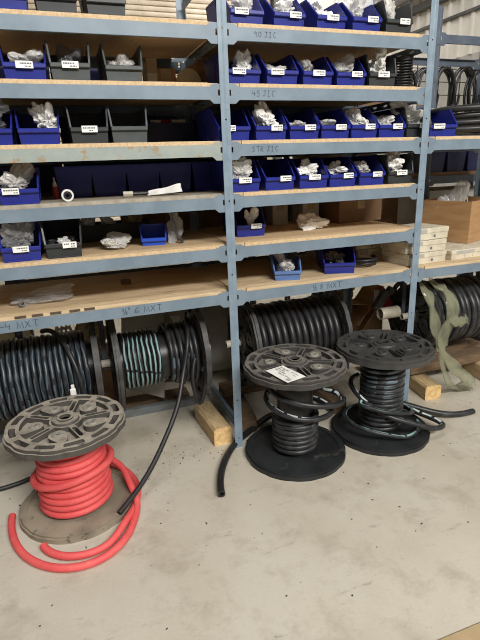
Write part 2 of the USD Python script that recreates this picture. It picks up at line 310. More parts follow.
for k in range(56):
    s = slat(); s.apply_translation((-2.5, 6.07, 0.02 + 0.07 * k)); put('slat', s, 'door_slat', d, smooth=40)
put('curtain_box', rbox(-2.7, 3.0, 5.7, 6.11, 3.96, 4.35, 0.01), 'ceiling_white', d)
# sheet of board on the floor, lower right corner of the view
put('floor_board', rbox(0.09, 1.5, -2.3, -1.13, 0.0, 0.008, 0.002), 'floor_sheet', label='tan fibre sheet lying flat on the concrete in the lower right corner', cat='sheet')

# ------------------------------------------------------------------ shelving
W = 0.94
ZS = [1.7632, 1.5609, 1.3562, 1.1561, 0.9516, 0.7558]      # beam tops, top shelf first
BH = 0.0448; TB = 0.014
POSTY = -0.0025
HZ = [0.05, 0.248, 0.54, 0.837, 1.14, 1.446, 1.756, 2.06]
def post(x, y, h, holes, front=True, mir=1):
    """angle post: 38 mm face with a shallow crease, flange running back"""
    w, t = 0.0185, 0.0025
    prof = np.array([(-w, 0.001), (-0.004, 0.0), (0, 0.0012), (0.004, 0.0), (w, 0.001), (w, 0.038), (w - t, 0.038), (w - t, t + 0.001), (-w, t + 0.001)]) * [mir, 1]
    if mir < 0: prof = prof[::-1]
    if not front: prof = (prof * [1, -1])[::-1]
    m = CrossSection([prof]).extrude(h).translate((x, y, 0))
    cut = [Manifold.cylinder(0.02, 0.0036, 0.0036, 10, True).rotate((90, 0, 0)).translate((x, y, z)) for z in holes if 0 < z < h]
    for c in cut: m = m - c
    return tm(m)
HOLES = HZ
def beam(x0, x1, ztop, y=0.0, sgn=1):
    """face plate flared at both ends, slots, a ledge on top and a return below"""
    a, b, e, h = x0, x1, 0.030, BH
    fl, st = 0.014, 0.0155
    poly = [(a, ztop + fl * 0.75), (a + e, ztop + fl * 0.75), (a + e + st, ztop), (b - e - st, ztop), (b - e, ztop + fl * 0.75), (b, ztop + fl * 0.75),
            (b, ztop - h - fl), (b - e, ztop - h - fl), (b - e - st, ztop - h), (a + e + st, ztop - h), (a + e, ztop - h - fl), (a, ztop - h - fl)]
    m = xz_plate(poly, y, y + 0.0025)
    for cx in (a + 0.0075, b - 0.0075):
        m = m - Manifold.cube((0.009, 0.02, 0.021), True).translate((cx, y, ztop - h * 0.45))
    q = cat(tm(m), box(a + e + st, b - e - st, y + (0.0025 if sgn > 0 else -0.026), y + (0.028 if sgn > 0 else 0.0), ztop - 0.003, ztop - 0.0005),
            box(a + e + st, b - e - st, y + (0.0025 if sgn > 0 else -0.012), y + (0.014 if sgn > 0 else 0.0), ztop - h, ztop - h + 0.0025))
    return q
def tie(x, y0, y1, z0, h=0.034, holes=True):
    m = Manifold.cube((0.002, y1 - y0, h)).translate((x, y0, z0))
    if holes:
        for k in range(1, 6):
            yy = y0 + (y1 - y0) * k / 6
            m = m - Manifold.cube((0.02, 0.03, 0.010), True).translate((x, yy, z0 + h * 0.5))
    return cat(tm(m), box(x, x + 0.022, y0, y1, z0 + h - 0.002, z0 + h))
LET = {'1': [[(0.2, 0.8), (0.5, 1), (0.5, 0)]], '2': [[(0, .8), (.3, 1), (.7, .85), (.6, .5), (0, 0), (.75, 0)]], '3': [[(0, .95), (.5, 1), (.6, .75), (.25, .55), (.65, .35), (.5, .02), (0, .05)]],
       '4': [[(.1, 1), (0, .45), (.7, .45)], [(.55, .8), (.5, 0)]], '5': [[(.7, 1), (.15, 1), (.1, .6), (.5, .6), (.65, .3), (.45, 0), (0, .05)]], '6': [[(.55, 1), (.15, .6), (.05, .2), (.35, 0), (.65, .2), (.5, .45), (.1, .35)]],
       '8': [[(.6, .85), (.3, 1), (.1, .8), (.6, .3), (.35, 0), (.05, .25), (.6, .85)]], '9': [[(.6, .8), (.3, 1), (.05, .75), (.3, .55), (.6, .8), (.5, 0)]], '0': [[(.35, 1), (.05, .7), (.1, .15), (.4, 0), (.65, .35), (.6, .8), (.35, 1)]],
       '"': [[(.1, 1.1), (.05, .8)], [(.3, 1.1), (.25, .8)]], '-': [[(0, .5), (.6, .52)]], '/': [[(0, -.05), (.5, 1.05)]],
       'M': [[(0, 0), (.08, 1), (.42, .12), (.76, 1), (.84, 0)]], 'X': [[(0, 0), (.7, 1)], [(0.05, 1), (.7, 0)]], 'T': [[(0, 1), (.8, 1)], [(.4, 1), (.4, 0)]],
       'J': [[(.1, 1), (.7, 1)], [(.45, 1), (.4, .1), (.15, 0), (0, .2)]], 'I': [[(.1, 1), (.5, 1)], [(.3, 1), (.3, 0)], [(.1, 0), (.5, 0)]], 'C': [[(.65, .9), (.3, 1), (.05, .5), (.3, 0), (.65, .12)]],
       'S': [[(.6, .95), (.2, 1), (.05, .75), (.55, .4), (.45, .05), (0, .05)]], 'R': [[(.05, 0), (.1, 1), (.55, .9), (.5, .6), (.1, .5), (.6, 0)]], ' ': []}
def handwriting(parent, text, x, z, h, seed, wdt=0.0011, adv=0.95):
    rng = random.Random(seed); ms = []; sc = h
    cx = x
    for ch in text:
        small = 1.0
        if ch in '⅜¼½':       # written fraction
            top, bot = {'⅜': '38', '¼': '14', '½': '12'}[ch]
            for c2, ox, oz, s2 in ((top, 0, .5, .52), ('/', .25, 0, 1.0), (bot, .55, -.02, .52)):
                for st in LET[c2]:
                    P = [(cx + (ox + px * s2) * sc, -0.0008, z + (oz + pz * s2) * sc) for px, pz in st]; ms.append(tube_mesh(P if len(P) > 2 else [P[0], tuple(np.mean(P, 0)), P[1]], wdt, 4))
            cx += 1.05 * sc; continue
        for st in LET[ch]:
            P = [(cx + px * sc * small + rng.uniform(-.02, .02) * sc, -0.0008, z + pz * sc * small + rng.uniform(-.03, .03) * sc) for px, pz in st]
            ms.append(tube_mesh(P if len(P) > 2 else [P[0], tuple(np.mean(P, 0)), P[1]], wdt, 4))
        cx += (adv if ch not in ' -"' else 0.75 if ch == '-' else 0.5) * sc
    put('handwriting', cat(*ms), 'marker_ink', parent, label='handwritten marker note on the beam')
rack = thing('shelving_rack', 'long blue-grey steel shelving rack with wooden shelves running across the whole view', 'shelving rack')
XL = -1.26
BAYS = [(XL, 0.0), (0.0, W), (W, 2 * W)]
for x in (XL, 0, W, 2 * W):
    put('post', post(x, POSTY - 0.001, 2.2, HOLES, True), 'post_paint', rack, smooth=20)
    put('post', post(x, 0.612, 2.12, HOLES, False), 'post_paint', rack, smooth=20)
beams = {}
for k, z in enumerate(ZS):
    for b in range(3):
        if b == 2 and k not in (2, 5): continue
        x0, x1 = BAYS[b][0] + 0.014, BAYS[b][1] - 0.014
        p = put('beam', beam(x0, x1, z), 'rusty_paint' if (k == 2 and b == 0) else 'steel_paint', rack,
                label='greenish rust-spotted beam' if (k == 2 and b == 0) else None)
        beams[(k, b)] = p
        put('beam', beam(x0, x1, z, 0.607, -1), 'steel_paint', rack)
        mat = 'particle_board'
        if b == 0 and k == 3: mat = 'old_board'
        if k == 5: mat = 'plywood'
        # board notched round the posts, edge showing above the beam
        m = Manifold.cube((BAYS[b][1] - BAYS[b][0] - 0.006, 0.603, TB)).translate((BAYS[b][0] + 0.003, 0.0035, z))
        for xx in BAYS[b]:
            m = m - Manifold.cube((0.13, 0.011, 0.1), True).translate((xx, 0.006, z)) - Manifold.cube((0.048, 0.09, 0.1), True).translate((xx, 0.006, z)) - Manifold.cube((0.13, 0.1, 0.1), True).translate((xx, 0.612, z))
        bd = put('shelf_board', tm(m), mat, rack)
        if k == 5 and b == 0:
            for tx in (-0.86, -0.80, -0.735, -0.665, -0.61):
                put('tape_scrap', rbox(tx, tx + 0.04, 0.0012, 0.0034, z + 0.003, z + TB - 0.001, 0.0004), 'dark_tape', bd)
    for b in range(3):
        x = BAYS[b][0]
        put('side_tie', tie(x + (0.0 if b == 0 else -0.001), 0.04, 0.572, z - 0.046), 'steel_paint', rack)
put('side_tie', tie(-0.001, 0.04, 0.572, 1.955), 'steel_paint', rack)
put('side_tie', tie(-0.001, 0.04, 0.572, 0.085), 'steel_paint', rack)
put('side_tie', tie(W - 0.001, 0.04, 0.572, 0.085), 'steel_paint', rack)
put('side_tie', tie(XL, 0.04, 0.572, 0.085), 'steel_paint', rack)
handwriting(beams[(5, 0)], '¼"-4 MXT', -0.955, ZS[5] - 0.033, 0.0255, 1, 0.0009, 1.08)
handwriting(beams[(5, 0)], '⅜" 6 MXT', -0.470, ZS[5] - 0.033, 0.0245, 2, 0.0009, 1.08)
handwriting(beams[(5, 1)], '½ 8 MXT', 0.381, ZS[5] - 0.033, 0.0250, 3, 0.0009, 1.08)
handwriting(beams[(0, 1)], '90 JIC', 0.125, ZS[0] - 0.030, 0.018, 4, 0.0006)
handwriting(beams[(1, 1)], '45 JIC', 0.112, ZS[1] - 0.031, 0.019, 5, 0.0006)
handwriting(beams[(2, 1)], 'STR JIC', 0.106, ZS[2] - 0.030, 0.019, 6, 0.0006)

# the rack standing back to back behind it
rear = thing('rear_shelving_rack', 'dark steel shelving rack standing back to back behind the front rack', 'shelving rack')
for x in (-0.935, 0.565, 1.53, 2.445):
    for y, fr in ((0.66, True), (1.27, False)):
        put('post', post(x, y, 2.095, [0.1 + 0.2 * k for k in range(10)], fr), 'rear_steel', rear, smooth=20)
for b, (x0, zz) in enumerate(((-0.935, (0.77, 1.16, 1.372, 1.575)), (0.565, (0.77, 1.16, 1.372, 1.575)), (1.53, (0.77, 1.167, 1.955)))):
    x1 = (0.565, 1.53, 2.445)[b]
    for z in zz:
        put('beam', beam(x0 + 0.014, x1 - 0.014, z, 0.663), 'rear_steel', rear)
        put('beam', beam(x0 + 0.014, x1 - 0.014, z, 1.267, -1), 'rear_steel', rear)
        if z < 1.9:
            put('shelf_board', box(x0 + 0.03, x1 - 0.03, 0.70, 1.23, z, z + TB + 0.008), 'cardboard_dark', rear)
for x in (0.565, 1.53): put('side_tie', tie(x, 0.70, 1.23, 1.90), 'rear_steel', rear)

# ------------------------------------------------------------------ bins
def bin_body(w, l, h, lip, slope, th=0.003):
    """hopper-front bin: floor at z=0, front at y=0; sides rise from the lip over 'slope' metres"""
    wb, wt = w * 0.86, w
    def frustum(i, z0):
        pts = []
        for z, ww, y0, y1 in ((z0, wb, 0.008 + i, l - 0.006 - i), (h + (0.02 if i else 0), wt, 0.0 + i, l - i)):
            for s in (-1, 1): pts += [(s * (ww / 2 - i), y0, z), (s * (ww / 2 - i), y1, z)]
        return Manifold.hull_points(np.array(pts, float))
    m = frustum(0.0, 0.0) - frustum(th, th)
    cutter = CrossSection([np.array([(-0.05, lip), (0.012, lip), (slope, h - 0.004), (slope, h + 0.1), (-0.05, h + 0.1)])[::1]]).extrude(w + 0.1)
    c = cutter.transform(np.array([[0, 0, 1, -w / 2 - 0.05], [1, 0, 0, 0], [0, 1, 0, 0]], float))
    m = m - c
    q = tm(m)
    # rolled rim along the sides and the back, thick front lip, stacking ledge at the foot
    r = 0.0042
    s = wt / 2 - 0.0015
    f = lip / h; sl = (wb + (wt - wb) * f) / 2 - 0.001
    rim = [(-sl, 0.004, lip), (-s, slope, h - 0.002), (-s, l - 0.003, h - 0.002), (s, l - 0.003, h - 0.002), (s, slope, h - 0.002), (sl, 0.004, lip)]
    parts = [q]
    for a, b in zip(rim[:-1], rim[1:]): parts.append(bar(a, b, 2 * r * 0.7, 2 * r))
    parts.append(rbox(-sl - 0.002, sl + 0.002, -0.006, 0.006, lip - 0.013, lip + 0.002, 0.0025))
    parts.append(rbox(-wb / 2, wb / 2, 0.004, 0.012, 0.0, 0.006, 0.001))
    for sx in (-1, 1):   # stiffening ribs on the side walls
        a = (sx * (wb / 2 + 0.002), l * 0.55, 0.012); b = (sx * (wt / 2 + 0.0005), l * 0.55, h - 0.004); parts.append(bar(a, b, 0.004, 0.003))
    return cat(*parts)
def card(parent, x, w, hh, lip, seed):
    """white card in the lip's holder with two lines of small print"""
    rng = random.Random(seed)
    c = put('label_card', rbox(x - w / 2, x + w / 2, -0.0085, -0.0062, lip - hh + 0.006, lip + 0.006, 0.0005), 'label_white', parent, label='white label card')
    ms = []
    for r in range(2):
        xx = x - w / 2 + 0.005; z = lip + 0.001 - r * hh * 0.42
        while xx < x + w / 2 - 0.008:
            ww = rng.uniform(0.003, 0.008); hgt = 0.0045 if r == 0 else 0.0034
            if rng.random() < 0.82 and (r == 0 or xx > x - w * 0.1): ms.append(box(xx, xx + ww, -0.0092, -0.0084, z - hgt, z))
            xx += ww + 0.0018
    put('print', cat(*ms), 'label_print', c)
KIND = {'blue': dict(w=0.147, l=0.276, h=0.125, lip=0.052, slope=0.085, mat='blue_plastic'),
        'black': dict(w=0.142, l=0.270, h=0.128, lip=0.054, slope=0.028, mat='black_bin_plastic'),
        'grey': dict(w=0.142, l=0.270, h=0.128, lip=0.056, slope=0.028, mat='grey_bin_plastic'),
        'small': dict(w=0.112, l=0.140, h=0.074, lip=0.030, slope=0.05, mat='bright_blue_plastic'),
        'tray': dict(w=0.130, l=0.20, h=0.085, lip=0.042, slope=0.06, mat='dull_blue_plastic'),
        'large': dict(w=0.160, l=0.276, h=0.125, lip=0.050, slope=0.09, mat='blue_plastic')}
first_bin = {}
def bin_at(kind, x, y, k, label, rot=0.0, lab=None, group=None, z=None):
    """kind of bin on shelf k; lab = (offset, width) of its card, or None"""
    zz = (ZS[k] + TB) if z is None else z
    key = (kind, lab)
    name = {'blue': 'blue_bin', 'black': 'black_bin', 'grey': 'grey_bin', 'small': 'small_blue_bin', 'tray': 'blue_tray_bin', 'large': 'wide_blue_bin'}[kind]
    if key in first_bin:
        return copy_thing(first_bin[key], name, label, 'bin', (x, y, zz), rot, group)
    K = KIND[kind]
    t = thing(name, label, 'bin', (x, y, zz), rot, group)
    put('body', bin_body(K['w'], K['l'], K['h'], K['lip'], K['slope']), K['mat'], t)
    if lab: card(t, lab[0], lab[1], 0.022, K['lip'], len(first_bin))
    first_bin[key] = t
    return t
def crumple(seed, sx, sy, sz, rough=0.5, freq=3.0, sub=4):
    """crumpled film: random facets meeting in creases, a few pulled-up corners, fine wrinkles"""
    rng = np.random.default_rng(seed)
    m = trimesh.creation.icosphere(subdivisions=sub, radius=1.0); v = m.vertices.copy()
    d = rng.normal(size=(16, 3)); d /= np.linalg.norm(d, axis=1, keepdims=True); o = rng.uniform(0.62, 1.0, 16)
    dot = np.maximum(v @ d.T, 1e-3)
    rad = np.minimum((o[None] / dot).min(1), 1.25)
    for _ in range(4):      # corners
        t = rng.normal(size=3); t[2] = abs(t[2]) * 1.1 + 0.2; t /= np.linalg.norm(t)
        rad += rough * 0.75 * np.clip((v @ t - 0.80) / 0.20, 0, 1) ** 1.3
    w = np.abs(meshkit.fbm(v * freq + 7.1 * seed, 3, seed) - 0.5)
    rad *= 1 - rough * 0.55 * np.clip(0.16 - w, 0, 1) / 0.16 * 0.6
    v = v * rad[:, None] * [sx, sy, sz]; v[:, 2] = np.where(v[:, 2] > 0, v[:, 2], v[:, 2] * 0.8)
    v[:, 2] = np.maximum(v[:, 2], -sz * 0.62); v[:, 2] -= v[:, 2].min()
    ext = v.max(0) - v.min(0); v *= np.array([2 * sx, 2 * sy, 1.62 * sz]) / ext; v[:, :2] -= (v[:, :2].max(0) + v[:, :2].min(0)) / 2
    return trimesh.Trimesh(v, m.faces, process=False)
def bag(x, y, z, size, seed, mat, label, name='plastic_bag', rough=0.75, freq=2.6, rot=None, cate='bag', sub=4):
    rot = (seed * 47) % 180 if rot is None else rot
    t = crumple(seed, size[0] / 2, size[1] / 2, size[2] / 1.62, rough, freq, sub)
    t.apply_transform(trimesh.transformations.rotation_matrix(math.radians(rot if abs(size[0] - size[1]) < .02 else 0), [0, 0, 1]))
    t.apply_translation((x, y, z))
    return put(name, t, mat, smooth=24, label=label, cat=cate)
ORD = ['first', 'second', 'third', 'fourth', 'fifth', 'sixth', 'seventh', 'eighth', 'ninth', 'tenth', 'eleventh', 'twelfth', 'thirteenth', 'fourteenth']
L0 = (0.0, 0.055); LL = (-0.025, 0.055); LR = (0.022, 0.05)
F = 0.030
SH = ['top shelf', 'second shelf from the top', 'third shelf from the top', 'fourth shelf from the top', 'fifth shelf from the top', 'lowest shelf']
rngb = random.Random(5)
# right-hand bay, rows of blue bins closed by a black one
rows = {0: ([0.115, 0.292, 0.478, 0.637], 0.797, [LL, LR, L0, LR], LR), 1: ([0.098, 0.257, 0.416, 0.575], 0.728, [LL, LL, L0, LR], L0),
        2: ([0.046, 0.208, 0.360, 0.506, 0.646, 0.790], 0.935, [LL, LR, LR, LR, LR, LR], LR), 3: ([0.086, 0.247, 0.405, 0.552, 0.703], 0.852, [L0, LR, L0, LR, LR], L0)}
mid_group = {}
for k, (xs, xb, labs, lb) in rows.items():
    for i, x in enumerate(xs):
        if i: x = x
        bin_at('blue', x, F + rngb.uniform(0, 0.012), k, 'blue bin, %s from left on the %s of the middle bay' % (ORD[i], SH[k]), rngb.uniform(-2.5, 2.5), labs[i], 'blue bins in the middle bay')
    bin_at('black', xb, F + 0.005, k, 'black bin right of the blue bins on the %s, middle bay' % SH[k], rngb.uniform(-3, 1), lb, 'black bins in the middle bay')
# left-hand bay
bin_at('blue', -0.722, F, 0, 'blue bin on the top shelf at the left edge of the view', 1, None)
bin_at('black', -0.563, F, 0, 'black bin with light contents on the top shelf of the left bay, left of two', 0, None)
bin_at('black', -0.402, F, 0, 'black bin on the top shelf of the left bay, right of two', 0, None)
bin_at('blue', -0.692, F, 1, 'blue bin with flat white bags on the second shelf of the left bay', 1, L0)
bin_at('grey', -0.545, F, 1, 'dark grey bin holding metal fittings in a clear bag, second shelf of left bay', -1, L0)
bin_at('grey', -0.360, F + 0.02, 1, 'dark grey bin without a label card, second shelf of left bay', 0, None)
bin_at('blue', -0.832, F, 2, 'blue bin cut by the left edge of the view on the rusty-beamed shelf', 0, None)
bin_at('blue', -0.678, F, 2, 'blue bin with a crumpled white bag on the rusty-beamed shelf', 0, None)
bin_at('black', -0.507, F, 2, 'black bin with a white label card on the rusty-beamed shelf', 0, L0)
bin_at('grey', -0.364, F, 2, 'empty dark grey bin without a card on the rusty-beamed shelf', 0, None)
bin_at('blue', -0.776, F, 3, 'blue bin on the grey worn board at the left edge of the view', 0, LL)
for i, x in enumerate((-0.572, -0.425, -0.280, -0.135, 0.012)):
    bin_at('blue', x, 0.585, 3, 'blue bin seen from behind on the grey worn board, %s from left' % ORD[i], 180 + rngb.uniform(-2, 2), None, 'blue bins seen from behind')
bin_at('blue', -0.800, F, 4, 'blue bin holding a clear bag on the fifth shelf of the left bay', 0, L0)
bin_at('black', -0.652, F, 4, 'black bin full of dark fittings on the fifth shelf of the left bay', -1, LR)
bin_at('small', -0.292, 0.148, 4, 'small bright blue empty bin standing alone on the fifth shelf of the left bay', -9, None)
# loose bins of the middle bay
bin_at('blue', 0.156, 0.165, 4, 'blue bin standing askew right of the centre post on the fifth shelf', -4, LR)
bin_at('tray', 0.283, 0.050, 5, 'pale blue tray bin standing askew on the lowest shelf', -18, None)
bin_at('large', 0.558, 0.060, 5, 'wide blue bin turned askew on the lowest shelf of the middle bay', -20, None)
bin_at('blue', 1.085, 0.05, 2, 'blue bin right of the right-hand post under the coiled hose', -12, LL)

# contents and loose bags
def contents():
    s = 11
    def b(x, k, size, mat, where, dy=0.05, dz=0.045, rough=0.8, freq=2.6, name='plastic_bag'):
        nonlocal s; s += 1
        size = (size[0] * 1.08, size[1], size[2] * 1.15)
        bag(x, F + dy + size[1] / 2, ZS[k] + TB + dz, size, s, mat, where, name, rough, freq, sub=4)
    M = 'of the middle bay'
    b(0.115, 0, (0.105, 0.13, 0.075), 'film_white', 'white bag in the first blue bin on the top shelf %s' % M)
    b(0.292, 0, (0.105, 0.13, 0.070), 'film_white', 'white bag in the second blue bin on the top shelf %s' % M)
    b(0.478, 0, (0.105, 0.14, 0.085), 'paper_white', 'white packet in the third blue bin on the top shelf %s' % M)
    b(0.637, 0, (0.105, 0.14, 0.100), 'film_white', 'white bag in the fourth blue bin on the top shelf %s' % M)
    b(0.797, 0, (0.115, 0.17, 0.150), 'film_white', 'big white bag spilling up out of the black bin on the top shelf')
    b(0.125, 1, (0.07, 0.09, 0.085), 'paper_white', 'white bag standing up in the first blue bin on the second shelf')
    b(0.257, 1, (0.095, 0.13, 0.050), 'film_white', 'white bag low in the second blue bin on the second shelf')
    b(0.420, 1, (0.100, 0.13, 0.060), 'film_white', 'white bag in the third blue bin on the second shelf')
    b(0.580, 1, (0.110, 0.13, 0.085), 'film_white', 'greyish clear bag in the fourth blue bin on the second shelf')
    b(0.742, 1, (0.095, 0.14, 0.105), 'paper_white', 'white bag heaped over the black bin on the second shelf', 0.01)
    b(0.205, 2, (0.110, 0.14, 0.100), 'paper_white', 'crumpled white bag standing high in the second blue bin of the third shelf', 0.02)
    b(0.360, 2, (0.095, 0.12, 0.035), 'film_white', 'thin white bag deep in the third blue bin of the third shelf')
    b(0.506, 2, (0.095, 0.12, 0.035), 'film_white', 'thin white bag deep in the fourth blue bin of the third shelf')
    b(0.652, 2, (0.100, 0.13, 0.080), 'paper_white', 'white bag curling out of the fifth blue bin of the third shelf', 0.02)
    b(0.790, 2, (0.100, 0.13, 0.060), 'film_white', 'white bag in the sixth blue bin of the third shelf')
    b(0.925, 2, (0.150, 0.15, 0.120), 'film_white', 'large white bag bulging round the right-hand post on the third shelf', 0.012)
    b(0.080, 3, (0.105, 0.13, 0.085), 'film_white', 'white bag in the first blue bin of the fourth shelf, middle bay', 0.015)
    b(0.405, 3, (0.105, 0.13, 0.070), 'paper_white', 'white bag in the third blue bin of the fourth shelf', 0.02)
    b(0.552, 3, (0.100, 0.13, 0.060), 'paper_white', 'white bag in the fourth blue bin of the fourth shelf')
    b(0.703, 3, (0.100, 0.13, 0.055), 'film_white', 'white bag in the fifth blue bin of the fourth shelf')
    b(0.852, 3, (0.110, 0.14, 0.090), 'paper_white', 'white bag hanging over the black bin of the fourth shelf', 0.01)
    N = 'of the left bay'
    b(-0.563, 0, (0.115, 0.15, 0.075), 'film_white', 'clear packets in the left black bin on the top shelf %s' % N)
    b(-0.402, 0, (0.115, 0.15, 0.075), 'film_white', 'clear packets in the right black bin on the top shelf %s' % N)
    b(-0.692, 1, (0.115, 0.14, 0.055), 'film_white', 'flat white bag in the blue bin on the second shelf %s' % N, 0.01)
    b(-0.540, 1, (0.095, 0.16, 0.085), 'film_grey', 'clear bag of fittings in the labelled dark grey bin, second shelf of left bay', 0.02)
    b(-0.360, 1, (0.100, 0.15, 0.055), 'film_white', 'white bag in the unlabelled dark grey bin on the second shelf %s' % N, 0.02)
    b(-0.655, 2, (0.095, 0.14, 0.090), 'paper_white', 'crumpled white bag in the blue bin on the rusty-beamed shelf', 0.01)
    b(-0.835, 2, (0.100, 0.13, 0.060), 'film_grey', 'grey clear bag in the left-edge bin on the rusty-beamed shelf', 0.02)
    b(-0.505, 2, (0.110, 0.16, 0.030), 'metal_part', 'metal fittings low in the black bin on the rusty-beamed shelf', 0.03, 0.02, 0.9, 6, 'fittings')
    b(-0.776, 3, (0.118, 0.15, 0.090), 'film_white', 'white bag of parts in the blue bin on the grey worn board', 0.01)
    b(-0.810, 4, (0.118, 0.15, 0.110), 'film_clear', 'clear plastic bag puffed up in the blue bin on the fifth shelf', 0.01)
    b(-0.652, 4, (0.112, 0.16, 0.045), 'rubber_black', 'dark rubber fittings in the black bin on the fifth shelf', 0.02, 0.03, 0.9, 6, 'fittings')
    b(-0.648, 4, (0.060, 0.05, 0.030), 'film_white', 'small clear scrap in front of the dark fittings', 0.006, 0.04)
contents()
Z5, Z4, Z3 = ZS[4] + TB, ZS[5] + TB, ZS[3] + TB
bag(0.178, 0.215, Z5 + 0.040, (0.07, 0.05, 0.095), 61, 'paper_white', 'pointed white bag in the askew blue bin right of the centre post', rough=0.9)
bag(0.505, 0.235, Z5, (0.165, 0.11, 0.080), 162, 'paper_white', 'loose white crumpled bag lying alone on the fifth shelf', rough=0.8, freq=1.7)
bag(0.311, 0.135, Z4 + 0.018, (0.105, 0.15, 0.115), 63, 'film_white', 'crumpled clear bag in the pale blue tray bin', rough=0.9)
bag(0.345, 0.130, Z4 + 0.080, (0.050, 0.06, 0.055), 64, 'rubber_black', 'black fitting sticking out of the crumpled bag in the tray bin', 'black_fitting', cate='fitting')
bag(0.600, 0.173, Z4 + 0.012, (0.10, 0.11, 0.070), 65, 'metal_part', 'grey metal fittings lying in the wide blue bin', 'fittings', rough=0.9, freq=5, cate='fittings')
bag(-0.452, 0.165, Z5, (0.150, 0.13, 0.062), 66, 'film_white', 'silvery bag of fittings lying left of the small bright blue bin', rough=0.9, freq=4)
bag(-0.195, 0.17, Z5, (0.060, 0.07, 0.135), 67, 'film_clear', 'tall clear bag of metal parts standing right of the small bright blue bin', rough=0.7)
put('metal_strip', cat(bar((-0.212, 0.165, Z5 + 0.135), (-0.182, 0.150, Z5 + 0.03), 0.028, 0.004), bar((-0.182, 0.150, Z5 + 0.03), (-0.172, 0.142, Z5 + 0.002), 0.022, 0.006)), 'metal_part', label='bright metal bracket inside the tall clear bag', cat='bracket')
bag(-0.762, 0.22, Z4, (0.26, 0.20, 0.060), 68, 'film_clear', 'large clear plastic bag lying on the lowest shelf of the left bay', rough=0.8)
def hexnut(x, y, z, r, name, label, mat='rubber_black', tilt=70):
    m = tm(CrossSection.circle(r, 6).extrude(r * 1.1) - CrossSection.circle(r * 0.55, 16).extrude(r * 4).translate((0, 0, -r)))
    m.apply_transform(trimesh.transformations.rotation_matrix(math.radians(tilt), [1, 0.3, 0])); m.apply_translation((x, y, z)); m.apply_translation((0, 0, z - m.bounds[0][2]))
    put(name, m, mat, label=label, cat='nut')
hexnut(-0.842, 0.135, Z4, 0.014, 'hex_nut', 'small black nut lying in front of the clear bag on the lowest shelf')
put('wood_offcut', rbox(-0.43, -0.385, 0.33, 0.355, Z4, Z4 + 0.022, 0.004), 'old_plank', label='small dark wood offcut at the back of the lowest shelf', cat='offcut')
# roller, nozzle with paper on the worn board
def roller():
    t = thing('tape_roll', 'small white and black roll standing at the front of the grey worn board', 'roll', (-0.612, 0.085, Z3 + 0.022))
    m = tm(Manifold.cylinder(0.03, 0.022, 0.022, 28, True) - Manifold.cylinder(0.05, 0.011, 0.011, 20, True)); m.apply_transform(trimesh.transformations.rotation_matrix(math.pi / 2, [1, 0, 0])); put('rim', m, 'label_white', t, smooth=40)
    m = tm(Manifold.cylinder(0.032, 0.0155, 0.0155, 24, True) - Manifold.cylinder(0.05, 0.007, 0.007, 16, True)); m.apply_transform(trimesh.transformations.rotation_matrix(math.pi / 2, [1, 0, 0])); put('hub', m, 'rubber_black', t, smooth=40)
roller()
def nozzle():
    t = thing('hose_fitting', 'brass-grey hose fitting with a dark neck lying on the grey worn board', 'fitting', (0, 0, 0))
    z = Z3 + 0.0125
    put('nut', tube_mesh([(-0.400, 0.140, z), (-0.388, 0.140, z), (-0.376, 0.139, z), (-0.362, 0.138, z)], 0.0115, 6), 'pvc', t)
    put('neck', tube_mesh([(-0.362, 0.138, z), (-0.345, 0.137, z), (-0.325, 0.136, z), (-0.300, 0.135, z)], 0.0085, 12), 'rubber_black', t, smooth=40)
nozzle()
P = [(-0.352, 0.135), (-0.15, 0.118)]
def paper_strip():
    n = 24; v, f = [], []
    for i in range(n):
        s = i / (n - 1); x = -0.305 + 0.140 * s; yc = 0.135 - 0.02 * s; h = 0.016 + 0.016 * s * (0.9 + 0.2 * math.sin(9 * s)); z0 = Z3 + 0.003 + 0.010 * s
        for q, (dy, dz) in enumerate(((-0.012, 0), (0.004 + .004 * math.sin(14 * s), h * 0.55), (0.012, h), (0.016, h * 0.98), (0.010, h * 0.5), (-0.006, -0.0015))): v.append((x, yc + dy, z0 + dz))
    for i in range(n - 1):
        for q in range(6):
            a, b = i * 6 + q, i * 6 + (q + 1) % 6; f += [(a, b, b + 6), (a, b + 6, a + 6)]
    for base in (0, (n - 1) * 6):
        for q in range(1, 5): f.append((base, base + q, base + q + 1))
    put('paper_strip', trimesh.Trimesh(v, f, process=False), 'paper_white', smooth=30, label='twisted strip of white paper beside the hose fitting on the worn board', cat='paper')
paper_strip()
bag(-0.845, 0.060, ZS[2] + TB + 0.085, (0.17, 0.07, 0.11), 70, 'film_grey', 'grey clear bag hanging over the left-edge bin on the rusty-beamed shelf', rough=0.5)
# red tipped tube behind the blue bin on the worn board, and on the shelf above
def tube_can(x, y, z, h, label):
    t = thing('sealant_tube', label, 'tube', (x, y, z))
    put('body', tm(Manifold.cylinder(h * 0.6, 0.012, 0.012, 20)), 'red_paint', t, smooth=40)
    put('cap', tm(Manifold.cylinder(h * 0.25, 0.011, 0.004, 20).translate((0, 0, h * 0.6)) + Manifold.cylinder(h * 0.18, 0.0035, 0.003, 12).translate((0, 0, h * 0.83))), 'label_white', t, smooth=40)
tube_can(-0.655, 0.285, Z3, 0.085, 'red and white sealant tube standing behind the left blue bin on the worn board')
def lying_tube():
    t = thing('marker_tube', 'white tube with a red middle lying across the back of the rusty-beamed shelf', 'tube', (0, 0, 0))
    z = ZS[2] + TB + 0.108
    put('body', tube_mesh([(-0.21, 0.45, z), (-0.16, 0.45, z), (-0.11, 0.45, z), (-0.05, 0.45, z)], 0.009, 12), 'label_white', t, smooth=40)
    put('band', tube_mesh([(-0.165, 0.45, z), (-0.14, 0.45, z), (-0.115, 0.45, z)], 0.0098, 12), 'red_paint', t, smooth=40)
lying_tube()
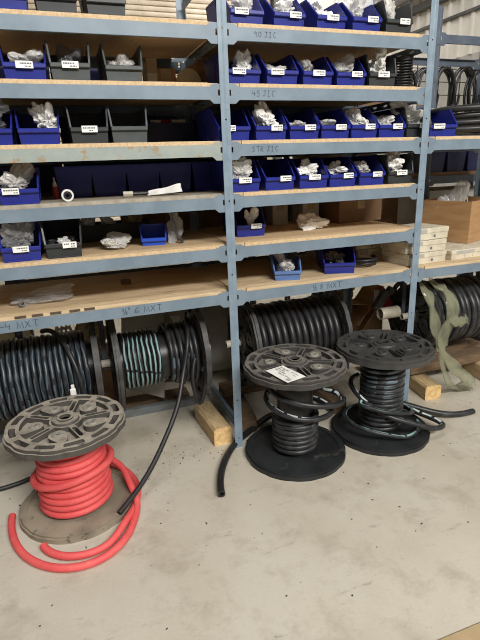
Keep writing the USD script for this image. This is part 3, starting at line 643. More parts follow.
# dark box it lies on
def open_crate(x0, x1, y0, y1, z0, z1, mat, name, label, cate='box'):
    t = thing(name, label, cate, ((x0 + x1) / 2, (y0 + y1) / 2, z0))
    a, b, h, th = (x1 - x0) / 2, (y1 - y0) / 2, z1 - z0, 0.004
    put('base', box(-a, a, -b, b, 0, th), mat, t)
    for q in (box(-a, a, -b, -b + th, th, h), box(-a, a, b - th, b, th, h), box(-a, -a + th, -b + th, b - th, th, h), box(a - th, a, -b + th, b - th, th, h)): put('side', q, mat, t)
    return t
def carton(x, y, z, sx, sy, sz, rot, mat, label, name='cardboard_box', tape=None, flaps=False):
    t = thing(name, label, 'box', (x, y, z), rot)
    if not flaps:
        put('body', rbox(-sx / 2, sx / 2, -sy / 2, sy / 2, 0, sz, 0.0025), mat, t)
        put('tape', cat(box(-0.022, 0.022, -sy / 2 + .003, sy / 2 - .003, sz, sz + 0.0006), box(-0.022, 0.022, -sy / 2 - 0.0006, -sy / 2, sz * 0.6, sz - 0.002)), tape or 'kraft_paper', t)
    else:
        th = 0.004; h = sz
        for q in (box(-sx / 2, sx / 2, -sy / 2, -sy / 2 + th, 0, h), box(-sx / 2, sx / 2, sy / 2 - th, sy / 2, 0, h), box(-sx / 2, -sx / 2 + th, -sy / 2 + th, sy / 2 - th, 0, h), box(sx / 2 - th, sx / 2, -sy / 2 + th, sy / 2 - th, 0, h)): put('side', q, mat, t)
        put('base', box(-sx / 2 + th, sx / 2 - th, -sy / 2 + th, sy / 2 - th, 0, th), mat, t)
    return t
open_crate(-0.245, -0.03, 0.40, 0.57, ZS[2] + TB, ZS[2] + TB + 0.098, 'navy_plastic', 'navy_box', 'dark navy plastic box under the red and white tube')
open_crate(-0.600, -0.255, 0.42, 0.575, Z5, Z5 + 0.075, 'black_bin_plastic', 'black_tray', 'wide black tray at the back of the fifth shelf of the left bay', 'tray')
for i, (x, m_, lb) in enumerate(((-0.54, 'paper_white', 'white crumpled paper at the left of the wide black tray'), (-0.44, 'film_white', 'clear bag in the middle of the wide black tray'), (-0.335, 'kraft_paper', 'brown paper wad at the right of the wide black tray'))):
    bag(x, 0.49, Z5 + 0.012, (0.095, 0.11, 0.115), 80 + i, m_, lb, 'paper_wad' if i != 1 else 'plastic_bag', cate='paper' if i != 1 else 'bag')
# boxes behind the second shelf of the left bay
Z2 = ZS[1] + TB
carton(-0.205, 0.40, Z2, 0.045, 0.09, 0.145, 4, 'carton_pale', 'narrow pale carton standing behind the unlabelled grey bin', 'pale_carton')
carton(-0.135, 0.42, Z2, 0.085, 0.10, 0.110, -6, 'cardboard', 'small brown box behind the second shelf left of the rear post')
carton(0.085, 0.47, Z2, 0.17, 0.14, 0.15, 3, 'cardboard', 'brown cardboard box behind the second shelf right of the rear post')
m = tm(Manifold.cylinder(0.02, 0.055, 0.055, 30, True)); m.apply_transform(trimesh.transformations.rotation_matrix(math.radians(80), [1, 0, 0])); m.apply_translation((-0.045, 0.36, Z2 + 0.055))
put('wooden_disc', m, 'cream_board', smooth=40, label='round cream disc leaning beside the small brown box', cat='disc')
# back of the middle bay's lower shelves
carton(0.60, 0.50, Z5, 0.10, 0.12, 0.13, 2, 'barrel_grey', 'dark grey carton at the back of the fifth shelf, left of two', 'grey_carton')
carton(0.44, 0.52, Z5, 0.085, 0.10, 0.13, -3, 'barrel_grey', 'dark grey carton at the back of the fifth shelf beside the loose white bag', 'grey_carton')
carton(0.85, 0.46, Z5, 0.28, 0.20, 0.115, 5, 'cardboard_dark', 'long brown box at the back of the fifth shelf of the middle bay')
carton(0.70, 0.47, Z4, 0.13, 0.18, 0.10, 8, 'carton_pale', 'pale box at the back of the lowest shelf behind the wide blue bin', 'pale_carton')
# ring of black hose lying on the lowest shelf
th = np.linspace(0, 4.2 * math.pi, 120)
ring = np.c_[0.755 + (0.062 + 0.004 * np.sin(3 * th)) * np.cos(th), 0.150 + 0.045 * np.sin(th), Z4 + 0.008 + 0.0028 * th]
put('hose_ring', None, 'rubber_black', raw=tube(ring, 0.0065, 8), label='small ring of black hose lying beside the wide blue bin', cat='hose')
# flat cartons stacked on the lowest shelf, passing behind the right-hand post
def flat_carton(x, y, z, sx, sy, sz, rot, label):
    t = thing('flat_carton', label, 'box', (x, y, z), rot)
    put('body', rbox(-sx / 2 + .003, sx / 2 - .003, -sy / 2 + .003, sy / 2 - .003, 0, sz * 0.62, 0.002), 'carton_pale', t)
    put('lid', rbox(-sx / 2, sx / 2, -sy / 2, sy / 2, sz * 0.55, sz - 0.0008, 0.003), 'carton_pale', t)
    m = Manifold.cylinder(0.001, 0.007, 0.007, 14).rotate((90, 0, 0)).translate((sx * 0.12, -sy / 2 + 0.0028, sz * 0.30)); put('printed_mark', tm(m), 'label_print', t)
    put('tape', box(-sx * 0.42, -sx * 0.1, -sy / 2 - 0.0005, -sy / 2 + 0.001, sz * 0.60, sz * 0.92), 'wall_grey', t)
for i in range(3):
    flat_carton(1.045 + (0.004, -0.004, 0.006)[i], 0.150, Z4 + 0.0600 * i, 0.255, 0.20, 0.0590, (5, 2, 7)[i], '%s of three flat pale cartons stacked behind the right-hand post' % ('bottom', 'middle', 'topmost')[i])
for i in range(3):
    flat_carton(0.868 + (0.003, -0.004, 0.004)[i], 0.400, Z4 + 0.0560 * i, 0.180, 0.21, 0.0550, (10, 7, 12)[i], '%s flat carton of the rear stack, left of the right-hand post' % ('bottom', 'middle', 'topmost')[i])
flat_carton(1.40, 0.25, Z4, 0.40, 0.36, 0.050, 4, 'flat pale carton lying under the brown cardboard box')
t = carton(1.560, 0.398, Z4 + 0.0515, 0.37, 0.30, 0.225, 21, 'cardboard', 'large open brown cardboard box on the right-hand shelf', flaps=True)
bag(1.455, 0.36, Z4 + 0.075, (0.19, 0.17, 0.31), 90, 'film_clear', 'clear plastic bag standing up out of the brown cardboard box', rough=0.6)
bag(1.56, 0.39, Z4 + 0.16, (0.09, 0.10, 0.13), 91, 'rubber_black', 'black lump beside the clear bag in the brown box', 'black_fitting', cate='fitting')
m = bar((1.63, 0.45, Z4 + 0.07), (1.65, 0.49, Z4 + 0.335), 0.07, 0.004)
put('card_sheet', m, 'cream_board', label='cream card sheet sticking up out of the brown box', cat='card')
# right bay, upper shelf: big flat coil of black hose, second bin
def flat_coil(cx, cy, z, r0, r1, od, layers, label, name='hose_coil', mat='rubber_black'):
    pts, a = [], 0.0
    t = np.linspace(0, layers * 2 * math.pi, layers * 64)
    r = r0 + (r1 - r0) * (0.5 + 0.5 * np.sin(t * 0.31)); z_ = z + od / 2 + od * t / (2 * math.pi) * 0.98
    pts = np.c_[cx + r * np.cos(t), cy + r * 0.9 * np.sin(t), z_]
    put(name, None, mat, raw=tube(pts, od / 2 * 0.97, 10), label=label, cat='hose')
flat_coil(1.46, 0.325, ZS[2] + TB + 0.0, 0.250, 0.285, 0.033, 4, 'big coil of thick black hose lying on the upper right-hand shelf')
# ribbed black coil right of the black bin on the second shelf
t = np.linspace(0, 11 * 2 * math.pi, 11 * 28)
put('ribbed_coil', None, 'rubber_black', raw=tube(np.c_[0.868 + 0.036 * np.cos(t), 0.085 + 0.036 * np.sin(t), ZS[1] + TB + 0.006 + 0.0112 * t / (2 * math.pi)], 0.0042, 6), label='ribbed black spring coil standing right of the black bin on the second shelf', cat='coil')
# bins on the shelf of the rear rack, seen under the upper right-hand shelf
zr = 1.167 + TB + 0.008
def dark_bin_row():
    key = None
    for i in range(4):
        lb = 'dark bin on the rear rack seen under the right-hand shelf, %s from left' % ORD[i]
        if key is None:
            key = thing('navy_bin', lb, 'bin', (1.635 + 0.165 * i, 0.98, zr), 180, 'dark bins on the rear rack')
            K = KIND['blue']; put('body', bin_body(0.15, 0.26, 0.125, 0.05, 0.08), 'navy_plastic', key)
        else: copy_thing(key, 'navy_bin', lb, 'bin', (1.635 + 0.165 * i, 0.98, zr), 180, 'dark bins on the rear rack')
dark_bin_row()
# boxes on the rear rack that close off what is seen through the shelves
for i, (x, y, z, sx, sy, sz, r, m_, lb) in enumerate((
        (-0.10, 0.95, 0.792, 0.40, 0.34, 0.345, 2, 'cardboard_dark', 'brown box on the rear rack behind the left bay'),
        (0.325, 0.95, 0.792, 0.42, 0.34, 0.34, -3, 'cardboard_dark', 'brown box on the rear rack behind the centre post'),
        (0.85, 0.96, 0.792, 0.40, 0.34, 0.28, 2, 'cardboard_dark', 'brown box on the rear rack behind the middle bay'),
        (1.28, 0.96, 0.792, 0.28, 0.34, 0.30, 2, 'cardboard_dark', 'brown box on the rear rack left of its third post'),
        (0.30, 0.96, 1.182, 0.40, 0.34, 0.22, 2, 'cardboard_dark', 'brown box higher on the rear rack behind the centre post'),
        (1.02, 0.96, 1.182, 0.40, 0.34, 0.24, -2, 'cardboard_dark', 'brown box higher on the rear rack behind the middle bay'),
        (1.95, 0.96, 0.792, 0.60, 0.34, 0.28, 2, 'barrel_grey', 'dark grey box on the rear rack behind the right bay'))):
    carton(x, y, z, sx, sy, sz, r, m_, lb, 'cardboard_box' if 'brown' in lb else 'grey_carton')
def rear_bins():
    key = None; i = 0
    for z, xs in ((1.16, [-0.84 + 0.155 * q for q in range(6)]), (1.372, [-0.84 + 0.155 * q for q in range(9)] + [0.66 + 0.155 * q for q in range(5)]), (1.575, [-0.84 + 0.155 * q for q in range(4)] + [0.27, 0.425] + [0.66 + 0.155 * q for q in range(5)])):
        for q, x in enumerate(xs):
            lb = 'dark bin on the rear rack behind the %s shelf, %s from left' % ('fourth' if z < 1.3 else 'third' if z < 1.5 else 'second', ORD[q])
            if key is None:
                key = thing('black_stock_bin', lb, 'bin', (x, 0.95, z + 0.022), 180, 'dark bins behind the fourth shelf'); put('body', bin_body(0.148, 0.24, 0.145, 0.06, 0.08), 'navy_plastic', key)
            else: copy_thing(key, 'black_stock_bin', lb, 'bin', (x, 0.95, z + 0.022), 180, 'dark bins behind the %s shelf' % ('fourth' if z < 1.3 else 'third' if z < 1.5 else 'second'))
rear_bins()
# wire grid with hose coils hung on it, upper right
g = thing('wire_grid', 'black wire grid behind the right bay that hose coils hang on', 'wire grid', (0, 0, 0))
for k in range(12): put('wire', bar((1.75 + 0.10 * k, 1.36, 1.44), (1.75 + 0.10 * k, 1.36, 1.93), 0.005, 0.005), 'rubber_black', g)
for k in range(6): put('wire', bar((1.74, 1.354, 1.46 + 0.09 * k), (2.86, 1.354, 1.46 + 0.09 * k), 0.005, 0.005), 'rubber_black', g)
for i, (x, rx, rz, od, lb) in enumerate(((1.80, .07, .16, .016, 'leftmost'), (1.96, .09, .17, .016, 'second'), (2.13, .10, .18, .018, 'third'), (2.32, .10, .19, .015, 'fourth'), (2.47, .11, .18, .018, 'fifth'))):
    t = np.linspace(0, 5 * 2 * math.pi, 200)
    pts = np.c_[x + (rx + 0.012 * np.sin(t * .37 + i)) * np.cos(t), 1.335 - 0.008 - 0.018 * t / (2 * math.pi) + 0.004 * np.sin(t), 1.72 + (rz + 0.01 * np.sin(t * .23)) * np.sin(t)]
    put('hanging_coil', None, 'rubber_black', raw=tube(pts, od / 2, 6), label='%s black hose coil hanging on the wire grid, counted from the left' % lb, cat='hose', group='hose coils on the wire grid')

# ------------------------------------------------------------------ spools
def flange(r, t, seed=0, outside=1):
    """moulded reel flange lying in xy from z=0 to t; pockets, slots, bosses and hub on the upper side"""
    c = []
    for a in np.linspace(0, 2 * np.pi, 145)[:-1]:
        rr = r * (1 - 0.022 * (0.5 + 0.5 * math.cos(12 * a)) ** 3)
        c.append((rr * math.cos(a), rr * math.sin(a)))
    cs = CrossSection([np.array(c)])
    body = Manifold.batch_hull([]) if False else cs.extrude(t * 0.62).translate((0, 0, 0))
    body = body + cs.offset(-0.006).extrude(t)
    def arc_slot(r0, r1, a0, a1, z0, z1):
        A = np.linspace(a0, a1, 12); p = [(r1 * math.cos(a), r1 * math.sin(a)) for a in A] + [(r0 * math.cos(a), r0 * math.sin(a)) for a in A[::-1]]
        return CrossSection([np.array(p)]).offset(-0.004).offset(0.004).extrude(z1 - z0).translate((0, 0, z0))
    cuts, adds = [], []
    n = 12
    for k in range(n):     # slots round the rim
        a = 2 * np.pi * (k + 0.5) / n + seed; cuts.append(arc_slot(r * 0.80, r * 0.905, a - 0.185, a + 0.185, -t, t * 2))
    pocket = CrossSection.circle(r * 0.74, 72).extrude(t).translate((0, 0, t * 0.36)) - CrossSection.circle(r * 0.27, 48).extrude(t * 3).translate((0, 0, -t))
    for k in range(5):
        a = 2 * np.pi * k / 5 + seed * 1.7
        ca, sa = math.cos(a), math.sin(a)
        pad = Manifold.batch_hull([Manifold.cylinder(t * 2, r * 0.145, r * 0.145, 28).translate((r * 0.50 * ca, r * 0.50 * sa, 0)), Manifold.cylinder(t * 2, r * 0.09, r * 0.09, 20).translate((r * 0.66 * math.cos(a + .16), r * 0.66 * math.sin(a + .16), 0))])
        pocket = pocket - pad
        b = a + np.pi / 5
        rib = Manifold.cube((r * 0.60, r * 0.11, t * 3), True).rotate((0, 0, math.degrees(b))).translate((r * 0.5 * math.cos(b), r * 0.5 * math.sin(b), 0))
        pocket = pocket - rib
        # deep trough beside each rib
        cuts.append(Manifold.batch_hull([Manifold.cylinder(t * 3, r * 0.034, r * 0.034, 14).translate((r * 0.36 * math.cos(b), r * 0.36 * math.sin(b), -t)), Manifold.cylinder(t * 3, r * 0.034, r * 0.034, 14).translate((r * 0.66 * math.cos(b), r * 0.66 * math.sin(b), -t))]))
        cuts.append(Manifold.cylinder(t * 4, r * 0.036, r * 0.036, 16).translate((r * 0.50 * ca, r * 0.50 * sa, -t)))
    adds.append(Manifold.cylinder(t * 0.25, r * 0.235, r * 0.215, 40).translate((0, 0, t * 0.98)))
    adds.append(CrossSection.circle(r * 0.135, 32).extrude(t * 0.3).translate((0, 0, t * 1.1)))
    body = body - pocket
    for a in adds: body = body + a
    for c_ in cuts: body = body - c_
    body = body - Manifold.cylinder(t * 6, r * 0.095, r * 0.095, 28).translate((0, 0, -2 * t)) - Manifold.cylinder(t * 2.05, r * 0.20, r * 0.20, 32).translate((0, 0, -t))
    return tm(body)
def plain_disc(r, t):
    c = [(r * (1 - 0.010 * (0.5 + 0.5 * math.cos(12 * a)) ** 4) * math.cos(a), r * (1 - 0.010 * (0.5 + 0.5 * math.cos(12 * a)) ** 4) * math.sin(a)) for a in np.linspace(0, 2 * np.pi, 145)[:-1]]
    cs = CrossSection([np.array(c)])
    m = cs.extrude(t * 0.7) + cs.offset(-0.007).extrude(t)
    m = m - (CrossSection.circle(r * 0.86, 96).extrude(t).translate((0, 0, t * 0.86)))
    return tm(m)
def lathe_ring(r, z0, z1, seg=64):
    return tm(Manifold.cylinder(z1 - z0, r, r, seg).translate((0, 0, z0)))
def spool(name, label, x, y, H, rt, rb, core, mats, seed, rot=0):
    t = thing(name, label, 'spool', (x, y, 0), rot)
    tf = 0.034
    put('bottom_flange', plain_disc(rb, 0.026), mats[1], t, smooth=30)
    put('core', tm(Manifold.cylinder(H - tf - 0.0265, core, core, 64).translate((0, 0, 0.0255)) - Manifold.cylinder(H, core - 0.012, core - 0.012, 48).translate((0, 0, 0.027))), mats[2], t, smooth=40)
    f = flange(rt, tf, seed); f.apply_translation((0, 0, H - tf)); tp = put('top_flange', f, mats[0], t, smooth=30)
    for k in range(5):
        a = 2 * np.pi * k / 5 + seed * 1.7
        m = Manifold.cylinder(0.007, rt * 0.095, rt * 0.082, 26) - Manifold.cylinder(0.03, rt * 0.044, rt * 0.044, 18, True)
        put('bolt_boss', tm(m.translate((rt * 0.5 * math.cos(a), rt * 0.5 * math.sin(a), H - 0.001))), 'boss_worn' if name != 'x' and mats[0] != 'spool_black' else 'spool_black', tp, smooth=30)
    return t
RS = (-0.734, -0.135); MS = (0.230, -0.132); BS = (0.696, -0.125)
spool('hose_spool', 'dusty grey reel wound with red hose, nearest on the left', *RS, 0.380, 0.221, 0.223, 0.086, ('spool_dusty', 'spool_base_dusty', 'core_black'), 0.4)
spool('hose_spool', 'dark grey reel with a white paper slip on its top, right of the centre post', *MS, 0.452, 0.226, 0.232, 0.080, ('spool_grey', 'spool_base_black', 'core_black'), 0.15)
spool('hose_spool', 'black reel of striped black hose in front of the right-hand post', *BS, 0.454, 0.224, 0.235, 0.078, ('spool_black', 'spool_base_black', 'core_black'), 0.9)
def wrap(c, r, z0, z1, turns, phase=0.0, jit=0.003, seed=0, n=56, r1=None):
    t = np.linspace(0, turns * 2 * math.pi, int(turns * n))
    s = t / t[-1]; rr = r + ((r1 or r) - r) * s + jit * np.sin(t * 0.43 + seed) + jit * 0.5 * np.sin(t * 1.31 + 2 * seed)
    return np.c_[c[0] + rr * np.cos(t + phase), c[1] + rr * np.sin(t + phase), z0 + (z1 - z0) * s]
# red hose: wound coil, then a slack wrap and two turns lying on the floor round the reel
OD = 0.0272
p1 = wrap(RS, 0.129, 0.0415, 0.332, 10.75, 2.4, 0.001, 1, r1=0.112)
put('red_hose', None, 'rubber_red', raw=join_raw(tube(p1, OD / 2, 12)), label='red rubber hose wound round the core of the dusty reel', cat='hose')
pts = [(RS[0] + 0.1475 * math.cos(a), RS[1] + 0.1475 * math.sin(a), 0.178 + 0.030 * math.sin(a + 2.3)) for a in np.radians(np.arange(75, -262, -21))]
pts = [p for p in pts] + [(RS[0] + r * math.cos(a), RS[1] + r * math.sin(a), z) for r, a, z in ((0.155, math.radians(-283), 0.152), (0.174, math.radians(-308), 0.118), (0.196, math.radians(-334), 0.082))]
pts += [(-0.528, -0.170, 0.056), (-0.516, -0.240, 0.030), (-0.535, -0.320, OD / 2), (-0.585, -0.420, OD / 2), (-0.670, -0.484, OD / 2), (-0.782, -0.484, OD / 2), (-0.905, -0.392, OD / 2), (-0.966, -0.262, OD / 2), (-0.980, -0.130, OD / 2)]
put('red_hose_tail', None, 'rubber_red', raw=tube(spline(pts, 320), OD / 2, 12, True, 0.55), label='slack end of red hose looping over the reel base and outermost on the floor', cat='hose')
pts = [(-0.862, -0.345, OD / 2), (-0.815, -0.408, OD / 2), (-0.730, -0.443, OD / 2), (-0.645, -0.424, OD / 2), (-0.575, -0.345, OD / 2 + .010), (-0.5245, -0.250, OD / 2), (-0.500, -0.150, OD / 2), (-0.515, -0.040, OD / 2), (-0.570, 0.055, OD / 2), (-0.66, 0.115, OD / 2)]
put('red_hose_loop', None, 'rubber_red', raw=tube(spline(pts, 200), OD / 2, 12, True, 0.55), label='inner loop of red hose on the floor in front of the reel base', cat='hose')
# middle reel: tight coil below, two slack tilted turns, tail on the floor
OD2 = 0.0245
p = wrap(MS, 0.094, 0.039, 0.205, 6.9, 1.0, 0.0012, 2)
put('black_hose_coil', None, 'hose_faint', raw=tube(p, OD2 / 2, 10), label='black hose wound in a tight coil on the middle reel', cat='hose')
RV, FV = np.array([0.90, -0.437]), np.array([-0.437, -0.90])      # right and front as seen from the aisle
def round_reel(c, pts): return [(c[0] + a * RV[0] + b * FV[0], c[1] + a * RV[1] + b * FV[1], z) for a, b, z in pts]
pts = round_reel(MS, [(-0.06, -0.105, 0.352), (-0.118, -0.01, 0.343), (-0.07, 0.100, 0.330), (0.03, 0.135, 0.312), (0.13, 0.110, 0.292), (0.200, 0.050, 0.278), (0.205, -0.025, 0.272), (0.12, -0.105, 0.275), (0.0, -0.130, 0.280), (-0.10, -0.085, 0.285),
     (-0.130, 0.0, 0.280), (-0.085, 0.098, 0.262), (0.02, 0.132, 0.240), (0.11, 0.095, 0.226), (0.160, 0.02, 0.222), (0.125, -0.070, 0.222), (0.02, -0.128, 0.222), (-0.09, -0.092, 0.222)])
put('black_hose_slack', None, 'hose_striped', raw=tube(spline(pts, 240), OD2 / 2, 12, True, 0.5), label='slack turns of black hose with white print round the middle reel', cat='hose')
pts = [(0.230, 0.125, 0.060), (0.165, 0.123, 0.036), (0.085, 0.088, 0.0165), (-0.005, 0.020, 0.0165), (-0.085, -0.075, 0.0165), (-0.140, -0.170, 0.0165), (-0.170, -0.245, 0.0165), (-0.188, -0.320, 0.0165)]
put('black_hose_tail', None, 'rubber_black', raw=tube(spline(pts, 120), 0.0155, 12, True, 0.6), label='cut end of black hose curving over the floor left of the middle reel', cat='hose')
# label slip on the middle reel
SLIP = (0.126, -0.256, -76)
def slip():
    a = math.radians(-24); cx, cy, z = SLIP[0], SLIP[1], 0.4592
    t = thing('paper_slip', 'white paper slip lying on top of the middle reel', 'paper', (cx, cy, z), SLIP[2])
    n = 14; v, f = [], []
    for i in range(n):
        for j in range(5):
            x = -0.073 + 0.146 * i / (n - 1); y = -0.046 + 0.092 * j / 4; v.append((x, y, 0.0012 + 0.0018 * math.sin(x * 40) * math.sin(y * 30 + 1) + 0.0018))
    q = len(v); v += [(x, y, z_ - 0.0008) for x, y, z_ in v]
    for i in range(n - 1):
        for j in range(4):
            a_, b_, c_, d_ = i * 5 + j, (i + 1) * 5 + j, (i + 1) * 5 + j + 1, i * 5 + j + 1
            f += [(a_, b_, c_), (a_, c_, d_), (q + a_, q + c_, q + b_), (q + a_, q + d_, q + c_)]
    put('sheet', trimesh.Trimesh(v, f, process=False), 'label_white', t, smooth=30)
    rng = random.Random(3); ms = []
    for r in range(4):
        x = -0.062
        while x < 0.04:
            w_ = rng.uniform(0.008, 0.024)
            if rng.random() < 0.7: ms.append(box(x, x + w_, 0.024 - 0.014 * r, 0.028 - 0.014 * r, 0.0046, 0.0054))
            x += w_ + 0.005
    ms.append(box(0.046, 0.066, -0.035, -0.018, 0.0046, 0.0054))
    put('print', cat(*ms), 'wall_grey', t)
slip()
# right reel
OD3 = 0.0245
p = wrap(BS, 0.0925, 0.040, 0.390, 14.2, 0.4, 0.0012, 3)
put('black_hose_coil', None, 'hose_faint', raw=tube(p, OD3 / 2, 10), label='black hose wound up the core of the right reel', cat='hose')
pts = [(BS[0] - 0.132, BS[1] - 0.03, 0.20)]
for i, a in enumerate(np.radians(np.arange(195, 720, 22))):
    s = i / 24; r = 0.138 + 0.040 * s + 0.012 * math.sin(2.2 * a); pts.append((BS[0] + r * math.cos(a), BS[1] + r * math.sin(a), max(0.042, 0.165 - 0.16 * s + 0.03 * math.cos(a + 2.6))))
put('striped_hose_loops', None, 'hose_teal', raw=tube(spline(pts, 300), 0.0100, 10, True, 0.5), label='loose turns of teal-striped black hose on the base of the right reel', cat='hose')
pts = [(0.660, 0.020, 0.245), (0.590, -0.020, 0.232), (0.578, -0.105, 0.205), (0.640, -0.225, 0.150), (0.760, -0.290, 0.105), (0.880, -0.310, 0.066), (0.948, -0.275, 0.052), (0.930, -0.190, 0.055), (0.870, -0.10, 0.075), (0.826, -0.03, 0.10)]
put('striped_hose_slack', None, 'hose_striped', raw=tube(spline(pts, 200), OD3 / 2, 12, True, 0.5), label='thick slack turn of black hose crossing the front of the right reel', cat='hose')
pts = [(0.800, 0.045, 0.085), (0.865, -0.022, 0.072), (0.93, -0.078, 0.056), (1.02, -0.138, 0.033), (1.11, -0.172, 0.0185), (1.205, -0.182, 0.0155), (1.232, -0.180, 0.0155)]
put('black_hose_tail', None, 'hose_faint', raw=tube(spline(pts, 120), 0.0150, 12, True, 0.6), label='straight cut end of black hose reaching right from the right reel', cat='hose')

pts = [(-1.20, 0.10, 0.0105), (-1.06, 0.075, 0.0105), (-0.97, 0.090, 0.0105), (-0.90, 0.118, 0.0105), (-0.82, 0.16, 0.0105)]
put('floor_hose', None, 'rubber_black', raw=tube(spline(pts, 50), 0.010, 8, True, 0.5), label='thin black hose lying on the floor behind the red hose reel', cat='hose')
# reels lying on a rod under the lowest shelf
def to_x(v, cx, cy, cz):     # local z axis -> world x
    v = np.asarray(v); return np.c_[v[:, 2] + cx, v[:, 0] + cy, v[:, 1] + cz]
def reel(name, label, x0, x1, r, core, mats, seed, ay, az, two=True):
    t = thing(name, label, 'spool', ((x0 + x1) / 2, ay, az)); h = (x1 - x0) / 2; tf = 0.026
    for s in (-1, 1):
        f = flange(r, tf, seed + s); v = np.array(f.vertices); v[:, 2] = v[:, 2] + h - tf
        if s < 0: v[:, 2] *= -1; fa = f.faces[:, ::-1]
        else: fa = f.faces
        v = np.c_[v[:, 2], v[:, 0], v[:, 1]]
        put('flange', trimesh.Trimesh(v, fa, process=False), mats[0], t, smooth=30)
    c = lathe_ring(core, -h + tf, h - tf); v = np.c_[c.vertices[:, 2], c.vertices[:, 0], c.vertices[:, 1]]; put('core', trimesh.Trimesh(v, c.faces, process=False), mats[1], t, smooth=40)
    return t
AY, AZ = 0.300, 0.410
def xwrap(x0, x1, r, turns, jit, seed, n=48, r1=None, ph=0):
    t = np.linspace(0, turns * 2 * math.pi, int(turns * n)); s = t / t[-1]
    rr = r + ((r1 or r) - r) * s + jit * np.sin(t * 0.37 + seed) + 0.5 * jit * np.sin(t * 1.21)
    return np.c_[x0 + (x1 - x0) * s, AY + rr * np.cos(t + ph), AZ + rr * np.sin(t + ph)]
reel('lying_reel', 'black reel packed with thin hose lying under the lowest shelf at far left', -1.22, -0.575, 0.234, 0.11, ('spool_black', 'core_black'), 0.2, AY, AZ)
put('hose_layer', None, 'hose_worn', raw=tube(xwrap(-1.178, -0.620, 0.165, 24, 0.004, 1), 0.0112, 8, axis=(AY, AZ)), label='thin black hose with worn pale print filling the far left lying reel', cat='hose')
pts = [(-0.80, AY + 0.03, AZ + 0.188), (-0.735, AY - 0.06, AZ + 0.192), (-0.69, AY - 0.145, AZ + 0.120), (-0.665, AY - 0.185, AZ + 0.02), (-0.655, AY - 0.185, AZ - 0.08)]
put('hose_end', None, 'hose_striped', raw=tube(spline(pts, 60), 0.0105, 8, True, 0.5), label='loose printed hose end crossing the far left lying reel', cat='hose')
put('white_tag', cat(rbox(-0.712, -0.688, AY - 0.203, AY - 0.192, AZ - 0.045, AZ - 0.012, 0.003), rbox(-0.706, -0.692, AY - 0.201, AY - 0.193, AZ - 0.014, AZ + 0.006, 0.002)), 'label_white', label='small white plastic tag hanging on the far left lying reel', cat='tag')
reel('lying_reel', 'black reel with a half-bare core and white-striped hose under the lowest shelf', -0.515, -0.090, 0.234, 0.112, ('spool_black', 'core_black'), 0.6, AY, AZ)
put('striped_hose', None, 'hose_line', raw=tube(xwrap(-0.470, -0.300, 0.1265, 8, 0.001, 4), 0.0105, 10, axis=(AY, AZ)), label='white-striped black hose wound on the left half of the half-bare reel', cat='hose')
put('loose_hose', None, 'hose_faint', raw=tube(xwrap(-0.262, -0.125, 0.135, 6, 0.008, 2, r1=0.150), 0.0115, 8), label='plain black hose bunched on the right end of the half-bare reel', cat='hose')
pts = [(-0.150, AY + 0.02, AZ + 0.172), (-0.165, AY - 0.10, AZ + 0.152), (-0.185, 0.135, 0.500), (-0.205, 0.112, 0.432), (-0.232, 0.080, 0.358), (-0.265, 0.030, 0.285), (-0.352, -0.070, 0.178), (-0.462, -0.185, 0.088), (-0.545, -0.262, 0.050), (-0.590, -0.300, 0.0345)]
put('hanging_hose', None, 'rubber_black', raw=tube(spline(pts, 140), 0.0105, 10, True, 0.5), label='black hose running down from the half-bare reel to the red hose reel', cat='hose')
pts = [(-0.150, AY - 0.155, AZ + 0.02), (-0.175, AY - 0.185, AZ - 0.07), (-0.165, AY - 0.19, AZ - 0.16), (-0.150, AY - 0.185, AZ - 0.20), (-0.128, AY - 0.185, AZ - 0.16), (-0.125, AY - 0.175, AZ - 0.04)]
put('hose_loop', None, 'rubber_black', raw=tube(spline(pts, 60), 0.0105, 8), label='black hose loop hanging below the half-bare reel', cat='hose')
reel('lying_reel', 'black reel of thick hose lying under the lowest shelf right of the centre post', 0.135, 0.655, 0.234, 0.11, ('spool_black', 'core_black'), 1.1, AY, AZ)
put('thick_hose_layer', None, 'rubber_black', raw=tube(xwrap(0.185, 0.605, 0.168, 11.5, 0.003, 3), 0.0178, 10), label='thick black hose filling the lying reel right of the centre post', cat='hose')
reel('lying_reel', 'black reel under the right-hand shelf with an openwork flange', 1.18, 1.70, 0.225, 0.11, ('spool_black', 'core_black'), 1.5, AY, AZ)
put('glossy_hose_layer', None, 'hose_faint', raw=tube(xwrap(1.235, 1.65, 0.172, 11, 0.004, 5), 0.0178, 10), label='glossy black hose wound on the reel under the right-hand shelf', cat='hose')
# the rods they turn on
def pipe(name, label, x0, x1, y, z, r, mat='pvc'):
    m = tm((Manifold.cylinder(x1 - x0, r, r, 24) - Manifold.cylinder(x1 - x0 + 1, r * 0.8, r * 0.8, 20).translate((0, 0, -0.5))).rotate((0, 90, 0)).translate((x0, y, z)))
    put(name, m, mat, smooth=40, label=label, cat='pipe')
pipe('pipe_rod', 'pale pipe carrying the two reels under the left bay', -1.30, -0.035, AY, AZ, 0.0185)
pipe('pipe_rod', 'pale pipe carrying the reel right of the centre post', 0.052, 0.718, AY, AZ, 0.0185)
pipe('pipe_rod', 'pale pipe carrying the reel under the right-hand shelf', 1.12, 1.86, AY, AZ, 0.0185)
pipe('plastic_pipe', 'wide pale plastic pipe end left of the right-hand post', 0.985, 1.105, AY + 0.02, 0.44, 0.034)
